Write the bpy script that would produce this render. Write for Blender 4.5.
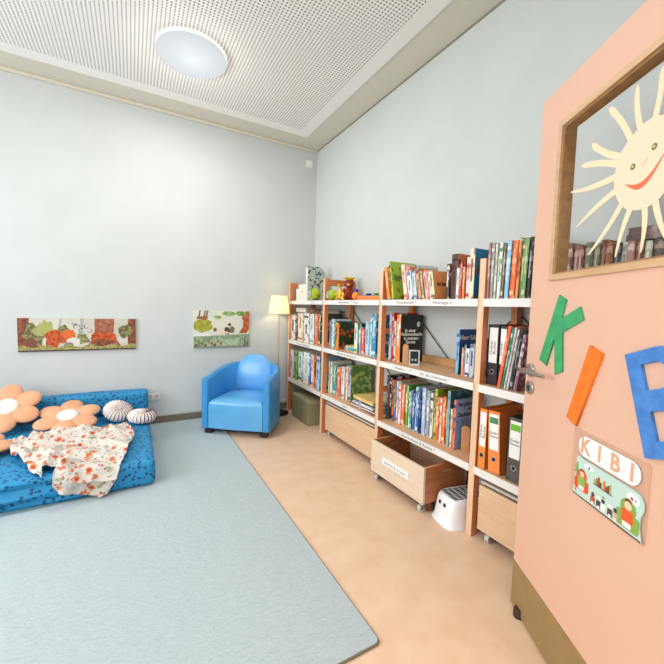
import bpy, bmesh, math, random
from mathutils import Vector, Matrix, noise
random.seed(7)
PI=math.pi
for o in list(bpy.data.objects): bpy.data.objects.remove(o)
SC=bpy.context.scene; COL=SC.collection

# ---------------------------------------------------------------- camera
CAM=(-1.944,-3.933,1.22)
cd=bpy.data.cameras.new('camera'); cam=bpy.data.objects.new('camera',cd); COL.objects.link(cam)
cd.sensor_fit='HORIZONTAL'; cd.sensor_width=36; cd.lens=36*356/664; cd.clip_start=.02
W=((0.8719129,0.00825154,-0.48959147),(-0.48883933,0.07256755,-0.86935037),(0.02835497,0.99732937,0.06730626))
cam.matrix_world=Matrix.Translation(CAM)@Matrix(W).to_4x4()
SC.camera=cam
# ---------------------------------------------------------------- world, lights, exposure
wd=bpy.data.worlds.new('world'); SC.world=wd; wd.use_nodes=True
bg=wd.node_tree.nodes['Background']; bg.inputs[0].default_value=(.92,.96,1,1); bg.inputs[1].default_value=1.2
SC.view_settings.view_transform='Standard'; SC.view_settings.look='None'; SC.view_settings.gamma=1
SC.view_settings.use_curve_mapping=False; SC.view_settings.exposure=.04
def area(name,loc,rot,sx,sy,power,color):
    l=bpy.data.lights.new(name,'AREA'); l.shape='RECTANGLE'; l.size=sx; l.size_y=sy; l.energy=power; l.color=color
    o=bpy.data.objects.new(name,l); o.location=loc; o.rotation_euler=rot; COL.objects.link(o); return o
area('window_daylight',(-4.62,-2.2,1.75),(0,-PI/2,0),1.7,2.3,88,(.95,.98,1.0))
area('corridor_fill',(-1.75,-4.9,2.3),(math.radians(62),0,0),1.2,1.0,24,(1,.97,.93))  # unseen fill light added behind the doorway, brightens covers facing it
# ---------------------------------------------------------------- materials
def lin(h):
    h=h.lstrip('#'); v=[int(h[i:i+2],16)/255 for i in (0,2,4)]
    return tuple((c/12.92 if c<=.04045 else ((c+.055)/1.055)**2.4) for c in v)+(1,)
MC={}
def mat(c,rough=.6,metal=0,c2=None,scale=8,amt=.5,kind='noise',bump=0,stretch=(1,1,1),coat=0,trans=0,alpha=1,emit=0,lo=.4,hi=.6,detail=3,bscale=None):
    key=(c,rough,metal,c2,scale,amt,kind,bump,stretch,coat,trans,alpha,emit,lo,hi,detail,bscale)
    if key in MC: return MC[key]
    m=bpy.data.materials.new('m_'+c); m.use_nodes=True; nt=m.node_tree; N=nt.nodes; L=nt.links; b=N['Principled BSDF']
    b.inputs['Base Color'].default_value=lin(c); b.inputs['Roughness'].default_value=rough; b.inputs['Metallic'].default_value=metal
    if coat: b.inputs['Coat Weight'].default_value=coat
    if trans: b.inputs['Transmission Weight'].default_value=trans
    if alpha<1: b.inputs['Alpha'].default_value=alpha
    if emit: b.inputs['Emission Color'].default_value=lin(c); b.inputs['Emission Strength'].default_value=emit
    tc=N.new('ShaderNodeTexCoord'); mp=N.new('ShaderNodeMapping'); mp.inputs['Scale'].default_value=stretch; L.new(tc.outputs['Object'],mp.inputs[0])
    def tex(s):
        if kind=='voronoi': t=N.new('ShaderNodeTexVoronoi'); o=t.outputs['Distance']
        elif kind=='cells': t=N.new('ShaderNodeTexVoronoi'); o=t.outputs['Color']
        elif kind=='wave': t=N.new('ShaderNodeTexWave'); t.inputs['Distortion'].default_value=3; t.inputs['Detail'].default_value=2; o=t.outputs['Fac']
        else: t=N.new('ShaderNodeTexNoise'); t.inputs['Detail'].default_value=detail; o=t.outputs['Fac']
        t.inputs['Scale'].default_value=s; L.new(mp.outputs[0],t.inputs['Vector']); return o
    if c2:
        o=tex(scale); r=N.new('ShaderNodeMapRange'); r.inputs[1].default_value=lo; r.inputs[2].default_value=hi; r.inputs[3].default_value=0; r.inputs[4].default_value=amt
        L.new(o,r.inputs[0]); x=N.new('ShaderNodeMix'); x.data_type='RGBA'; L.new(r.outputs[0],x.inputs[0]); x.inputs[6].default_value=lin(c); x.inputs[7].default_value=lin(c2)
        L.new(x.outputs[2],b.inputs['Base Color'])
    if bump:
        o=tex(bscale or scale*3); bp=N.new('ShaderNodeBump'); bp.inputs['Strength'].default_value=bump; bp.inputs['Distance'].default_value=.01; L.new(o,bp.inputs['Height']); L.new(bp.outputs[0],b.inputs['Normal'])
    MC[key]=m; return m
def wood(c,c2,axis='y',rough=.5):
    st={'x':(1,12,12),'y':(12,1,12),'z':(12,12,1)}[axis]
    return mat(c,rough,c2=c2,scale=4,amt=.7,stretch=st,lo=.35,hi=.75,detail=5)
# ---------------------------------------------------------------- geometry helpers
def mk(name,bm,mats,parent=None,loc=(0,0,0),rot=(0,0,0),smooth=False,kind=None):
    me=bpy.data.meshes.new(name); bmesh.ops.recalc_face_normals(bm,faces=bm.faces); bm.to_mesh(me); bm.free()
    if not isinstance(mats,(list,tuple)): mats=[mats]
    for m in mats: me.materials.append(m)
    if smooth:
        for p in me.polygons: p.use_smooth=True
        try: me.set_sharp_from_angle(angle=math.radians(40))
        except Exception: pass
    o=bpy.data.objects.new(name,me); COL.objects.link(o); o.location=loc; o.rotation_euler=rot
    if parent: o.parent=parent
    if kind: o['kind']=kind
    return o
def thing(name,label,cat,loc=(0,0,0),rot=(0,0,0),group=None):
    o=bpy.data.objects.new(name,None); o.empty_display_size=.05; COL.objects.link(o); o.location=loc; o.rotation_euler=rot
    tag(o,label,cat,group); return o
def tag(o,label,cat,group=None):
    o['label']=label; o['category']=cat
    if group: o['group']=group
    return o
def box(bm,x0,x1,y0,y1,z0,z1,mi=0,bev=0):
    vs=[bm.verts.new((x,y,z)) for x in (x0,x1) for y in (y0,y1) for z in (z0,z1)]
    fs=[bm.faces.new([vs[i] for i in f]) for f in ((0,1,3,2),(4,6,7,5),(0,4,5,1),(2,3,7,6),(0,2,6,4),(1,5,7,3))]
    for f in fs: f.material_index=mi
    if bev:
        es=set(e for f in fs for e in f.edges)
        r=bmesh.ops.bevel(bm,geom=list(es),offset=bev,segments=2,affect='EDGES',profile=.5)
        for f in r['faces']: f.material_index=mi
def B(*a,**k):
    bm=bmesh.new(); box(bm,*a,**k); return bm
def lathe(bm,prof,n=32,c=(0,0,0),mi=0,cap=True,sx=1,sy=1):
    rings=[]
    for r,z in prof:
        rings.append([bm.verts.new((c[0]+r*sx*math.cos(2*PI*i/n),c[1]+r*sy*math.sin(2*PI*i/n),c[2]+z)) for i in range(n)])
    for a,b in zip(rings,rings[1:]):
        for i in range(n):
            f=bm.faces.new((a[i],a[(i+1)%n],b[(i+1)%n],b[i])); f.material_index=mi
    if cap:
        f=bm.faces.new(rings[0][::-1]); f.material_index=mi; f=bm.faces.new(rings[-1]); f.material_index=mi
def tube(bm,pts,r,n=10,mi=0):
    pts=[Vector(p) for p in pts]; rings=[]
    for i,p in enumerate(pts):
        t=(pts[min(i+1,len(pts)-1)]-pts[max(i-1,0)]).normalized()
        u=t.cross(Vector((0,0,1)));  u=u if u.length>.1 else t.cross(Vector((1,0,0))); u.normalize(); v=t.cross(u)
        rr=r[i] if isinstance(r,(list,tuple)) else r
        rings.append([bm.verts.new(p+u*rr*math.cos(2*PI*k/n)+v*rr*math.sin(2*PI*k/n)) for k in range(n)])
    for a,b in zip(rings,rings[1:]):
        for k in range(n): f=bm.faces.new((a[k],a[(k+1)%n],b[(k+1)%n],b[k])); f.material_index=mi
    f=bm.faces.new(rings[0][::-1]); f.material_index=mi; f=bm.faces.new(rings[-1]); f.material_index=mi
def ball(bm,c,r,mi=0,s=(1,1,1),u=16,v=10,rot=None):
    M=Matrix.Translation(c)@(rot or Matrix())@Matrix.Diagonal((r*s[0],r*s[1],r*s[2],1))
    res=bmesh.ops.create_uvsphere(bm,u_segments=u,v_segments=v,radius=1,matrix=M)
    for x in res['verts']:
        for f in x.link_faces: f.material_index=mi
def flat(name,loops,thick,m,parent=None,loc=(0,0,0),rot=(0,0,0),bev=0):
    """filled outline (with holes) in local XY, extruded symmetric along Z by thick"""
    cu=bpy.data.curves.new('c','CURVE'); cu.dimensions='2D'; cu.fill_mode='BOTH'; cu.extrude=thick/2; cu.bevel_depth=bev
    for lp in loops:
        s=cu.splines.new('POLY'); s.points.add(len(lp)-1); s.use_cyclic_u=True
        for i,p in enumerate(lp): s.points[i].co=(p[0],p[1],0,1)
    return fromcurve(name,cu,m,parent,loc,rot)
def fromcurve(name,cu,m,parent,loc,rot):
    t=bpy.data.objects.new('t',cu); COL.objects.link(t); bpy.context.view_layer.update()
    me=bpy.data.meshes.new_from_object(t.evaluated_get(bpy.context.evaluated_depsgraph_get()))
    bpy.data.objects.remove(t); me.materials.clear(); me.materials.append(m)
    for p in me.polygons: p.material_index=0
    me.name=name; o=bpy.data.objects.new(name,me); COL.objects.link(o); o.location=loc; o.rotation_euler=rot
    if parent: o.parent=parent
    return o
def text(name,s,size,m,parent=None,loc=(0,0,0),rot=(0,0,0),thick=.0006,align='CENTER',bold=0,sx=1,spacing=1,lines=.9):
    cu=bpy.data.curves.new('t','FONT'); cu.body=s; cu.size=size; cu.extrude=thick/2; cu.align_x=align; cu.align_y='CENTER'; cu.offset=bold
    cu.space_character=spacing; cu.space_line=lines; cu.resolution_u=3
    o=fromcurve(name,cu,m,parent,loc,rot); o.scale=(sx,1,1); return o
def rpoly(x0,x1,y0,y1,r,n=6):
    P=[]
    for cx,cy,a in ((x1-r,y1-r,0),(x0+r,y1-r,90),(x0+r,y0+r,180),(x1-r,y0+r,270)):
        for i in range(n+1): t=math.radians(a+90*i/n); P.append((cx+r*math.cos(t),cy+r*math.sin(t)))
    return P
def circ(cx,cy,r,n=24,sx=1,sy=1): return [(cx+r*sx*math.cos(2*PI*i/n),cy+r*sy*math.sin(2*PI*i/n)) for i in range(n)]
def struct(name,bm,m,parent=None,**k):
    o=mk(name,bm,m,parent,**k)
    if not parent: o['kind']='structure'
    return o
# ================================================================ ROOM
H=3.076; XL=-4.7; YF=-3.95
m_wall=mat('#CDD1CF',.85,c2='#C8CCCA',scale=3,amt=.5,bump=.03,bscale=120)
m_floor=mat('#E8C9AC',.42,c2='#DDB896',scale=9,amt=.8,lo=.35,hi=.75,detail=8,stretch=(1,1,1))
m_ceil=mat('#D8D2C4',.9)
struct('floor',B(XL,0,YF-1.6,0,-.05,0),m_floor)
struct('wall_back',B(XL-.1,.1,0,.1,0,H),m_wall)
struct('wall_right',B(0,.1,YF-1.6,0,0,H),m_wall)
bm=bmesh.new()
box(bm,XL-.1,XL,YF-1.6,-3.45,0,H); box(bm,XL-.1,XL,-.95,0,0,H); box(bm,XL-.1,XL,-3.45,-.95,0,.85); box(bm,XL-.1,XL,-3.45,-.95,2.65,H)
struct('wall_left',bm,m_wall)
bm=bmesh.new()
box(bm,XL,-2.13,YF-.15,YF,0,H); box(bm,-1.03,0,YF-.15,YF,0,H); box(bm,-2.13,-1.03,YF-.15,YF,2.08,H)
struct('wall_front',bm,m_wall)
struct('ceiling',B(XL-.1,.1,YF-1.6,.1,H,H+.1),m_ceil)
wf=bmesh.new()
for a in ((-3.45,-3.39,.85,2.65),(-1.01,-.95,.85,2.65),(-3.45,-.95,.85,.91),(-3.45,-.95,2.59,2.65),(-2.23,-2.17,.85,2.65)): box(wf,XL-.08,XL-.02,a[0],a[1],a[2],a[3])
w1=struct('window_1',wf,mat('#F2F2F0',.4))
struct('window_pane',B(XL-.06,XL-.05,-3.39,-1.01,.91,2.59),mat('#FFFFFF',.02,trans=1),parent=w1)
# perforated acoustic field
PX=.0245
def perf():
    m=bpy.data.materials.new('perforated'); m.use_nodes=True; nt=m.node_tree; N=nt.nodes; L=nt.links; b=N['Principled BSDF']; b.inputs['Roughness'].default_value=.9
    tc=N.new('ShaderNodeTexCoord'); sp=N.new('ShaderNodeSeparateXYZ'); L.new(tc.outputs['Object'],sp.inputs[0])
    def M(op,a,bv=None,c=None):
        n=N.new('ShaderNodeMath'); n.operation=op
        for i,v in enumerate((a,bv,c)):
            if v is None: continue
            if isinstance(v,(int,float)): n.inputs[i].default_value=v
            else: L.new(v,n.inputs[i])
        return n.outputs[0]
    dx=M('PINGPONG',sp.outputs[0],PX/2); dy=M('PINGPONG',sp.outputs[1],PX/2)
    d=M('SQRT',M('ADD',M('MULTIPLY',dx,dx),M('MULTIPLY',dy,dy)))
    inh=M('LESS_THAN',d,.0054)
    rx=M('LESS_THAN',sp.outputs[0],-.385); ry=M('LESS_THAN',sp.outputs[1],-.385)
    f=M('MULTIPLY',inh,M('MULTIPLY',rx,ry))
    x=N.new('ShaderNodeMix'); x.data_type='RGBA'; L.new(f,x.inputs[0]); x.inputs[6].default_value=lin('#F3EFEB'); x.inputs[7].default_value=lin('#1E1B18'); L.new(x.outputs[2],b.inputs['Base Color'])
    return m
struct('trim_1',B(XL+.25,-.262,YF+.25,-.258,H-.006,H+.001),perf())
bm=bmesh.new(); box(bm,XL,0,-.022,-.001,H-.03,H-.001,bev=.004); struct('trim_2',bm,mat('#D9D2BE',.7))
bm=bmesh.new(); box(bm,-.006,-.0005,YF,-.02,H-.012,H-.0005); struct('shadow_gap',bm,mat('#8C8A78',.9))  # thin strip coloured as the dark shadow gap at the ceiling
mb=mat('#7E7264',.5,c2='#6E6254',scale=20,amt=.5)
bm=bmesh.new(); box(bm,XL,-.001,-.014,-.0005,0.0,.082); box(bm,XL,-.001,-.016,-.0005,.082,.112,mi=1); struct('baseboard_back',bm,[mb,mat('#CFCBC0',.6)])
bm=bmesh.new(); box(bm,-.014,-.0005,YF+.02,-.02,0.0,.082); box(bm,-.016,-.0005,YF+.02,-.02,.082,.112,mi=1); struct('baseboard_right',bm,[mb,mat('#CFCBC0',.6)])
# carpet
m_car=mat('#BAC6C9',.95,c2='#AAB8BC',scale=26,amt=.7,stretch=(1,3.2,1),lo=.35,hi=.7,bump=.5,bscale=90,detail=4)
loop=rpoly(XL+.02,-1.163,-2.968,-.018,.02)
cp=flat('carpet',[loop],.010,m_car,None,(0,0,.0055)); tag(cp,'pale blue grey carpet covering the left side of the floor','carpet')
eb=bmesh.new()
pts=[(-1.1615,-.03,.0045),(-1.1615,-2.955,.0045),(-1.166,-2.966,.0045),(-1.176,-2.970,.0045),(XL+.03,-2.970,.0045)]
tube(eb,pts,.0043,8); mk('edge_binding',eb,mat('#7C6E58',.9),cp,loc=(0,0,-.0055),smooth=True)
# ceiling lamps
def ceiling_lamp(x,y):
    t=thing('ceiling_lamp','large round white opal ceiling lamp glowing on the perforated ceiling','ceiling lamp',(x,y,H-.006))
    b=bmesh.new(); lathe(b,[(.240,-.001),(.246,-.012),(.240,-.018)],64); mk('lamp_base',b,mat('#F4F0E6',.5,emit=1.3),t,smooth=True)
    b=bmesh.new(); pr=[(.244,-.018),(.247,-.028),(.240,-.038),(.22,-.045),(.17,-.051),(.10,-.055),(.03,-.057)]
    lathe(b,pr,64); dm=mat('#3A4046',.9); dm.node_tree.nodes['Principled BSDF'].inputs['Emission Color'].default_value=lin('#ECF1F3'); dm.node_tree.nodes['Principled BSDF'].inputs['Emission Strength'].default_value=.76; mk('diffuser',b,dm,t,smooth=True)
    l=bpy.data.lights.new('bulb','AREA'); l.shape='DISK'; l.size=.5; l.energy=15; l.color=(1,.97,.92); o=bpy.data.objects.new('bulb',l); COL.objects.link(o); o.parent=t; o.location=(0,0,-.064)
    l=bpy.data.lights.new('side_glow','POINT'); l.shadow_soft_size=.10; l.energy=4; l.color=(1,.98,.93); o=bpy.data.objects.new('side_glow',l); COL.objects.link(o); o.parent=t; o.location=(0,0,-.20)
    return t
ceiling_lamp(-1.54,-.99)
# unseen second lamp added for extra room light, outside the frame
t2=ceiling_lamp(-3.55,-2.75); t2['label']='added unseen second round ceiling lamp giving extra light deeper in the room'
# ================================================================ DOOR
def pane_mat():
    m=bpy.data.materials.new('pane'); m.use_nodes=True; nt=m.node_tree; N=nt.nodes; N.remove(N['Principled BSDF'])
    t=N.new('ShaderNodeBsdfTransparent'); t.inputs[0].default_value=(1,1,1,1); g=N.new('ShaderNodeBsdfGlossy'); g.inputs['Roughness'].default_value=.02; x=N.new('ShaderNodeMixShader'); x.inputs[0].default_value=.025
    nt.links.new(t.outputs[0],x.inputs[1]); nt.links.new(g.outputs[0],x.inputs[2]); nt.links.new(x.outputs[0],N['Material Output'].inputs[0]); return m
UE=(-.563,-3.081)
m_door=mat('#DFB299',.5)
W0,W1,Z0,Z1=.138,.842,1.352,1.878
door=flat('door_1',[[(0,.008),(.95,.008),(.95,2.022),(0,2.022)],[(W0,Z0),(W0,Z1),(W1,Z1),(W1,Z0)]],.040,m_door,None)
door['kind']='structure'
# local frame of flat: XY -> (u,z); rotate so X=d, Y=world z, Z = -n (towards camera)
DM=Matrix(((-.508,0,-.861,0),(-.861,0,.508,0),(0,1,0,0),(0,0,0,1)))
door.matrix_world=Matrix.Translation((UE[0]+.861*.02,UE[1]-.508*.02,0))@DM
# in door-local: z=+.02 is the camera face
mf=wood('#D2AE86','#B78C5E','x',.45)
def ring(x0,x1,y0,y1,w): return [[(x0,y0),(x1,y0),(x1,y1),(x0,y1)],[(x0+w,y0+w),(x0+w,y1-w),(x1-w,y1-w),(x1-w,y0+w)]]
flat('window_frame',ring(W0-.012,W1+.012,Z0-.012,Z1+.012,.02),.008,mf,door,(0,0,.0245))
flat('window_frame',ring(W0+.0005,W1-.0005,Z0+.0005,Z1-.0005,.014),.040,mat('#A57C50',.5,c2='#8C6440',scale=30,amt=.6),door,(0,0,0.0))
flat('glass_pane',[[(W0+.015,Z0+.015),(W1-.015,Z0+.015),(W1-.015,Z1-.015),(W0+.015,Z1-.015)]],.004,pane_mat(),door,(0,0,-.006))
KICK=[[(0,.010),(.95,.010),(.95,.198),(0,.198)]]
flat('kick_plate',KICK,.0015,mat('#9C7F52',.45,c2='#87693E',scale=14,amt=.7,lo=.3,hi=.8),door,(0,0,.0208))
bm=B(-.0012,.0012,.010,.198,-.02,.0215); mk('kick_plate_edge',bm,mat('#8A6E48',.5),door)
ms=mat('#B8B2AA',.28,metal=1)
b=bmesh.new(); lathe(b,[(.026,0),(.026,.007),(.022,.010),(.009,.011),(.008,.05),(.008,.054)],24); 
tube(b,[(0,0,.046),(.02,-.001,.052),(.06,.002,.054),(.11,.003,.052),(.165,.003,.047)],[.0075,.0085,.008,.0075,.0065],12)
dh=mk('door_handle',b,ms,door,(.04,1.0,.0201),smooth=True)
b=bmesh.new(); lathe(b,[(.026,0),(.026,.007),(.022,.010),(.010,.0102)],24); lk=mk('lock_rosette',b,ms,door,(.043,.932,.0201),smooth=True)
flat('keyhole',[circ(0,.004,.006,12)+[], ],.001,mat('#201C18',.6),lk,(0,0,.0108)); flat('keyhole',[[(-.003,-.012),(.003,-.012),(.003,.003),(-.003,.003)]],.001,mat('#201C18',.6),lk,(0,0,.0109))
b=B(-.0015,.0015,-.1,.1,-.011,.011); mk('latch_plate',b,mat('#C8C4BC',.3,metal=1),door,(-.0008,.98,0))
b=bmesh.new(); lathe(b,[(.02,0),(.02,.03),(.016,.036)],20); ds=mk('door_stop',b,mat('#3A2A20',.7),None,(-.594,-3.135,.0003),smooth=True); tag(ds,'small dark brown rubber door stop on floor at foot of door','door stop'); ds['kind']='structure' if 0 else ''
del ds['kind']
DW=door.matrix_world.copy()
def on_door(o,u,z,off,rz=0):
    o.matrix_world=DW@Matrix.Translation((u,z,.0201+off))@Matrix.Rotation(rz,4,'Z')
    return o
# letters
GK=[(.190,1.287),(.231,1.269),(.213,1.207),(.302,1.247),(.321,1.206),(.222,1.160),(.236,1.029),(.196,1.012),(.180,1.138),(.142,1.034),(.096,1.050)]
o=flat('letter_k',[GK],.005,mat('#3FA368',.8,c2='#2F8F58',scale=25,amt=.6,bump=.2)); on_door(o,0,0,.003); tag(o,'green cut-out letter K tilted beside the door handle','letter')
GI=[(.362,1.130),(.415,1.111),(.326,.873),(.281,.889)]
o=flat('letter_i',[GI],.009,mat('#EE7A1E',.8,c2='#DF6A12',scale=25,amt=.5,bump=.2)); on_door(o,0,0,.005); tag(o,'orange slanted cut-out letter I in the middle of the door','letter')
a0=math.radians(19.5)
def rb(p): x,y=p; return (.494+x*math.cos(a0)-(y-.256)*math.sin(a0)*1,1.120+x*math.sin(a0)+(y-.256)*math.cos(a0))
def bowl(x0,y0,y1,x1,n=10):
    r=(y1-y0)/2; cx=x1-r; return [(x0,y0)]+[(cx+r*math.sin(PI*i/n),(y0+y1)/2-r*math.cos(PI*i/n)) for i in range(n+1)]+[(x0,y1)]
out=[(0,0)]+[(.10+.075*math.sin(PI*i/12),.070-.070*math.cos(PI*i/12)) for i in range(13)]+[(.09+.062*math.sin(PI*i/12)+.0,.198-.058*math.cos(PI*i/12)) for i in range(1,13)]+[(0,.256)]
o=flat('letter_b',[[rb(p) for p in out],[rb(p) for p in bowl(.042,.158,.222,.112)][::-1],[rb(p) for p in bowl(.042,.04,.108,.125)][::-1]],.008,mat('#4C86CE',.85,c2='#3B70B8',scale=22,amt=.7,bump=.2)); on_door(o,0,0,.0045); tag(o,'large blue cut-out letter B at the right of the door','letter')
# sun
sn=thing('paper_sun','cream paper sun with smiling face and long rays on door window','decoration'); sn.matrix_world=DW@Matrix.Translation((.472,1.612,-.0025))@Matrix.Diagonal((.93,.97,1,1))
mp_=mat('#F2D9B4',.8); mp2=mat('#EFC9A8',.8)
def blob(r,seed):
    return [((r*(1+.03*noise.noise(Vector((math.cos(a)*1.5,math.sin(a)*1.5,seed)))))*math.cos(a)*.98,(r*(1+.03*noise.noise(Vector((math.cos(a)*1.5,math.sin(a)*1.5,seed)))))*math.sin(a)) for a in [2*PI*i/48 for i in range(48)]]
fc=flat('face',[blob(.115,3)],.0012,mat('#F3D5B8',.85),sn,(0,0,.0016))
tips=[(.028,.222),(-.050,.224),(-.144,.207),(-.207,.136),(-.248,.089),(-.294,.024),(-.252,-.095),(-.187,-.189),(-.077,-.212),(.007,-.218),(.09,-.213),(.165,-.17),(.235,-.08),(.26,.01),(.25,.10),(.18,.18),(.11,.215)]
for i,(x,y) in enumerate(tips):
    a=math.atan2(y,x); L=min(math.hypot(x,y)*1.10,.232/max(.001,abs(math.sin(a)))); c=math.cos(a); s=math.sin(a); pl=[];pr=[]
    bend=(.007 if i%2 else -.006)
    for k in range(9):
        t=k/8; r=.085+(L-.085)*t; w=.0100*(1-.15*t if i<5 else 1-.72*t*t)+(.002 if (i in (2,3) and k==7) else 0)-(.005 if k==8 and i<5 else 0); q=bend*math.sin(PI*t)*1.2
        pl.append((r*c-(q+w)*s,r*s+(q+w)*c)); pr.append((r*c-(q-w)*s,r*s+(q-w)*c))
    flat('ray',[pl+pr[::-1]],.001,mp_,sn,(0,0,.0006))
for ex,ey in ((-.042,.010),(.026,.036)):
    e=flat('eye',[circ(0,0,.0085,16)],.0008,mat('#6E6A34',.6),fc,(ex,ey,.0012)); 
    flat('pupil',[circ(0,0,.0045,12)],.0006,mat('#C8C070',.6),e,(0,0,.0008))
up=[(-.068+.0+.135*t, -.028-.035*math.sin(PI*t)+.045*t) for t in [i/12 for i in range(13)]]
lo_=[(-.068+.135*t, -.028-.052*math.sin(PI*t)+.045*t) for t in [i/12 for i in range(13)]]
flat('mouth',[up+lo_[::-1]],.0008,mat('#E0704E',.7),fc,(0,0,.0012))
flat('nose',[[(-.012,.002),(.004,.018),(.006,.014),(-.008,-.001)]],.0006,mat('#E8BC98',.7),fc,(0,0,.0011))
# KIBI sign
sg=thing('library_sign','small acrylic sign with white KIBI lettering pill above cartoon reading scene','sign'); on_door(sg,.009,.0,.0)
mw=mat('#F4F6F4',.4); mo=mat('#DDA886',.5)
flat('backing',[rpoly(.304,.585,.662,.868,.008)],.003,mat('#E8C0A2',.12,alpha=.22),sg,(0,0,.0022))
pill=flat('name_plate',[rpoly(.338,.562,.794,.856,.0295)],.003,mw,sg,(0,0,.0055))
for i,(u,chh) in enumerate(zip((.367,.425,.482,.538),'KIBI')): text('lettering',chh,.066,mo,pill,(u,.825,.0021),bold=.0018,sx=.95)
ill=[(.334,.783),(.345,.790),(.36,.786),(.548,.786),(.566,.783),(.578,.768),(.580,.75),(.572,.728),(.571,.70),(.582,.668),(.33,.664),(.326,.672),(.331,.70)]
pic=flat('picture_panel',[ill],.003,mat('#BFD9CE',.5),sg,(0,0,.0055))
def dab(pts,c,zz=0,nm='painting'): return flat(nm,[pts],.0004,mat(c,.6),pic,(0,0,.0018+zz))
dab([(.328,.665),(.580,.668),(.578,.672),(.328,.669)],'#4A3A30')
dab([(.330,.735),(.346,.735),(.342,.768),(.336,.768)],'#7FA050'); dab([(.337,.675),(.340,.675),(.340,.735),(.337,.735)],'#6A5A48')
def chair2(cx,cz,s,c,c2,skin):
    dab(circ(cx,cz+.022*s,.022*s,16),c); dab(rpoly(cx-.032*s,cx+.032*s,cz-.025*s,cz+.012*s,.008*s),c,.0001)
    dab(circ(cx,cz+.028*s,.010*s,12),skin,.0004); dab(circ(cx,cz+.035*s,.0095*s,12),'#7A3020',.0003); dab(rpoly(cx-.016*s,cx+.016*s,cz-.012*s,cz+.018*s,.004*s),c2,.0005)
    dab(rpoly(cx-.012*s,cx+.012*s,cz-.022*s,cz-.010*s,.002*s),'#F0E8E0',.0006)
chair2(.362,.712,.95,'#E04E26','#8CB04A','#F2C8A0')
chair2(.535,.706,1.15,'#86A84C','#E65A22','#F2C8A0')
dab([(.375+.032*a,.770+.014*b) for a,b in circ(.4,0,.6,14)],'#F2F4F0'); dab([(.385,.766),(.392,.776),(.394,.772),(.388,.762)],'#404038',.0002)
dab([(.548+.02*a,.763+.014*b) for a,b in circ(0,0,1,14)],'#F2F4F0'); dab([(.538,.762),(.545,.768),(.55,.760),(.544,.757)],'#C05038',.0002); dab([(.552,.765),(.560,.762),(.556,.758)],'#48605A',.0002)
dab([(.410,.733),(.482,.733),(.482,.736),(.410,.736)],'#5A4036')
for i,c in enumerate(('#C8A040','#7A8C40','#B03A28','#404040','#B8C070','#D87838','#A04838','#6A5040','#C0A060')): dab([(.413+i*.0072,.736),(.4195+i*.0072,.736),(.4195+i*.0072,.750+.006*((i*7)%3)),(.413+i*.0072,.750+.006*((i*7)%3))],c,.0002)
for i,(u,c) in enumerate(((.412,'#B85040'),(.436,'#3A3A38'),(.452,'#F0EEE8'),(.478,'#4A4442'),(.496,'#C8B0A0'))):
    dab(rpoly(u-.009,u+.009,.674,.698,.006),c,.0001); dab(circ(u,.703,.0065,10),('#4A3028','#F0E8E0')[i%2],.0002)
    dab([(u-.006,.674),(u+.006,.674),(u+.004,.682),(u-.004,.682)],'#E8E4DC',.0003)
dab([(.446,.715),(.455,.718),(.458,.714),(.449,.711)],'#5F8A48')
# ================================================================ BOOKCASE
bc=thing('bookcase','long orange-edged pine bookcase with white shelf fronts along the right wall','bookcase',(-.19,-1.8,0))
BX,BY=-.19,-1.8
m_pine=wood('#D98A58','#C06C3C','z',.5); m_pf=wood('#E8C3A0','#DBAE86','z',.5); m_shelf=wood('#E2B78E','#D2A074','y',.5); m_strip=mat('#E9E5E0',.5); m_sd=mat('#E0A98C',.6)
PY=[-.062,-.92,-1.815,-2.68,-3.57]
ZS=[1.29,.84,.395]
def bb(x0,x1,y0,y1,z0,z1,**k): return B(x0-BX,x1-BX,y0-BY,y1-BY,z0,z1,**k)
for i,y in enumerate(PY):
    f=bmesh.new(); X=lambda v:v-BX; w=.017
    w=.0185; box(f,X(-.347),X(-.303),y-BY-w,y-BY+w,0,1.50,bev=.002); 
    for face in f.faces:
        face.material_index=1 if face.calc_center_median().x<X(-.3465) else 0
    fr=mk('front_post',f,[m_pine,m_pf],bc)
    f=bmesh.new(); box(f,X(-.062),X(-.020),y-BY-w,y-BY+w,0,1.50,bev=.002); mk('rear_post',f,m_pine,bc)
    for z,hz_ in ((1.462,.03),(.06,.02),(.62,.02),(1.06,.02)):
        f=bmesh.new(); box(f,X(-.3035),X(-.0615),y-BY-.011,y-BY+.011,z-hz_,z+hz_,bev=.002); mk('rung',f,m_pine,bc)
words={(0,1):'Sach- und Kinderlexika',(1,0):'~ Bilderbücher  ♥  Tiere ~',(1,1):'Märchen & Geschichten',(2,0):'Freundschaft ♥              Feiertage o',(2,1):'~ Familie ~  ♥      ♡ für die Kleinsten ♡',(2,2):'~ Geschichten & Reime ♥',(1,2):'· Natur ·'}
for bay in range(4):
    y1=PY[bay]-.019; y0=PY[bay+1]+.019
    for k,z in enumerate(ZS):
        s=mk('shelf',bb(-.345,-.022,y0,y1,z-.018,z),m_shelf,bc)
        e=mk('shelf_front',bb(-.3525,-.3475,y0-.003,y1+.003,z-.040,z),m_strip,s)
        if (bay,k) in words:
            text('handwriting',words[(bay,k)].replace('♥','*').replace('♡','°'),.026,mat('#6E6A70',.8),e,(-.3533-BX,(y0+y1)/2-BY,z-.020),(PI/2,0,-PI/2),sx=1.1,spacing=1.15)
for bay in range(4):
    ya=PY[bay]-.02-BY; yb=PY[bay+1]+.02-BY
    for s in (0,1):
        f=bmesh.new(); tube(f,[(-.016-BX-.003+s*.006,ya,.45 if s else 1.2),(-.016-BX-.003+s*.006,yb,1.2 if s else .45)],.004,6); mk('cross_brace',f,mat('#4A4440',.4,metal=.7),bc)
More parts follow.
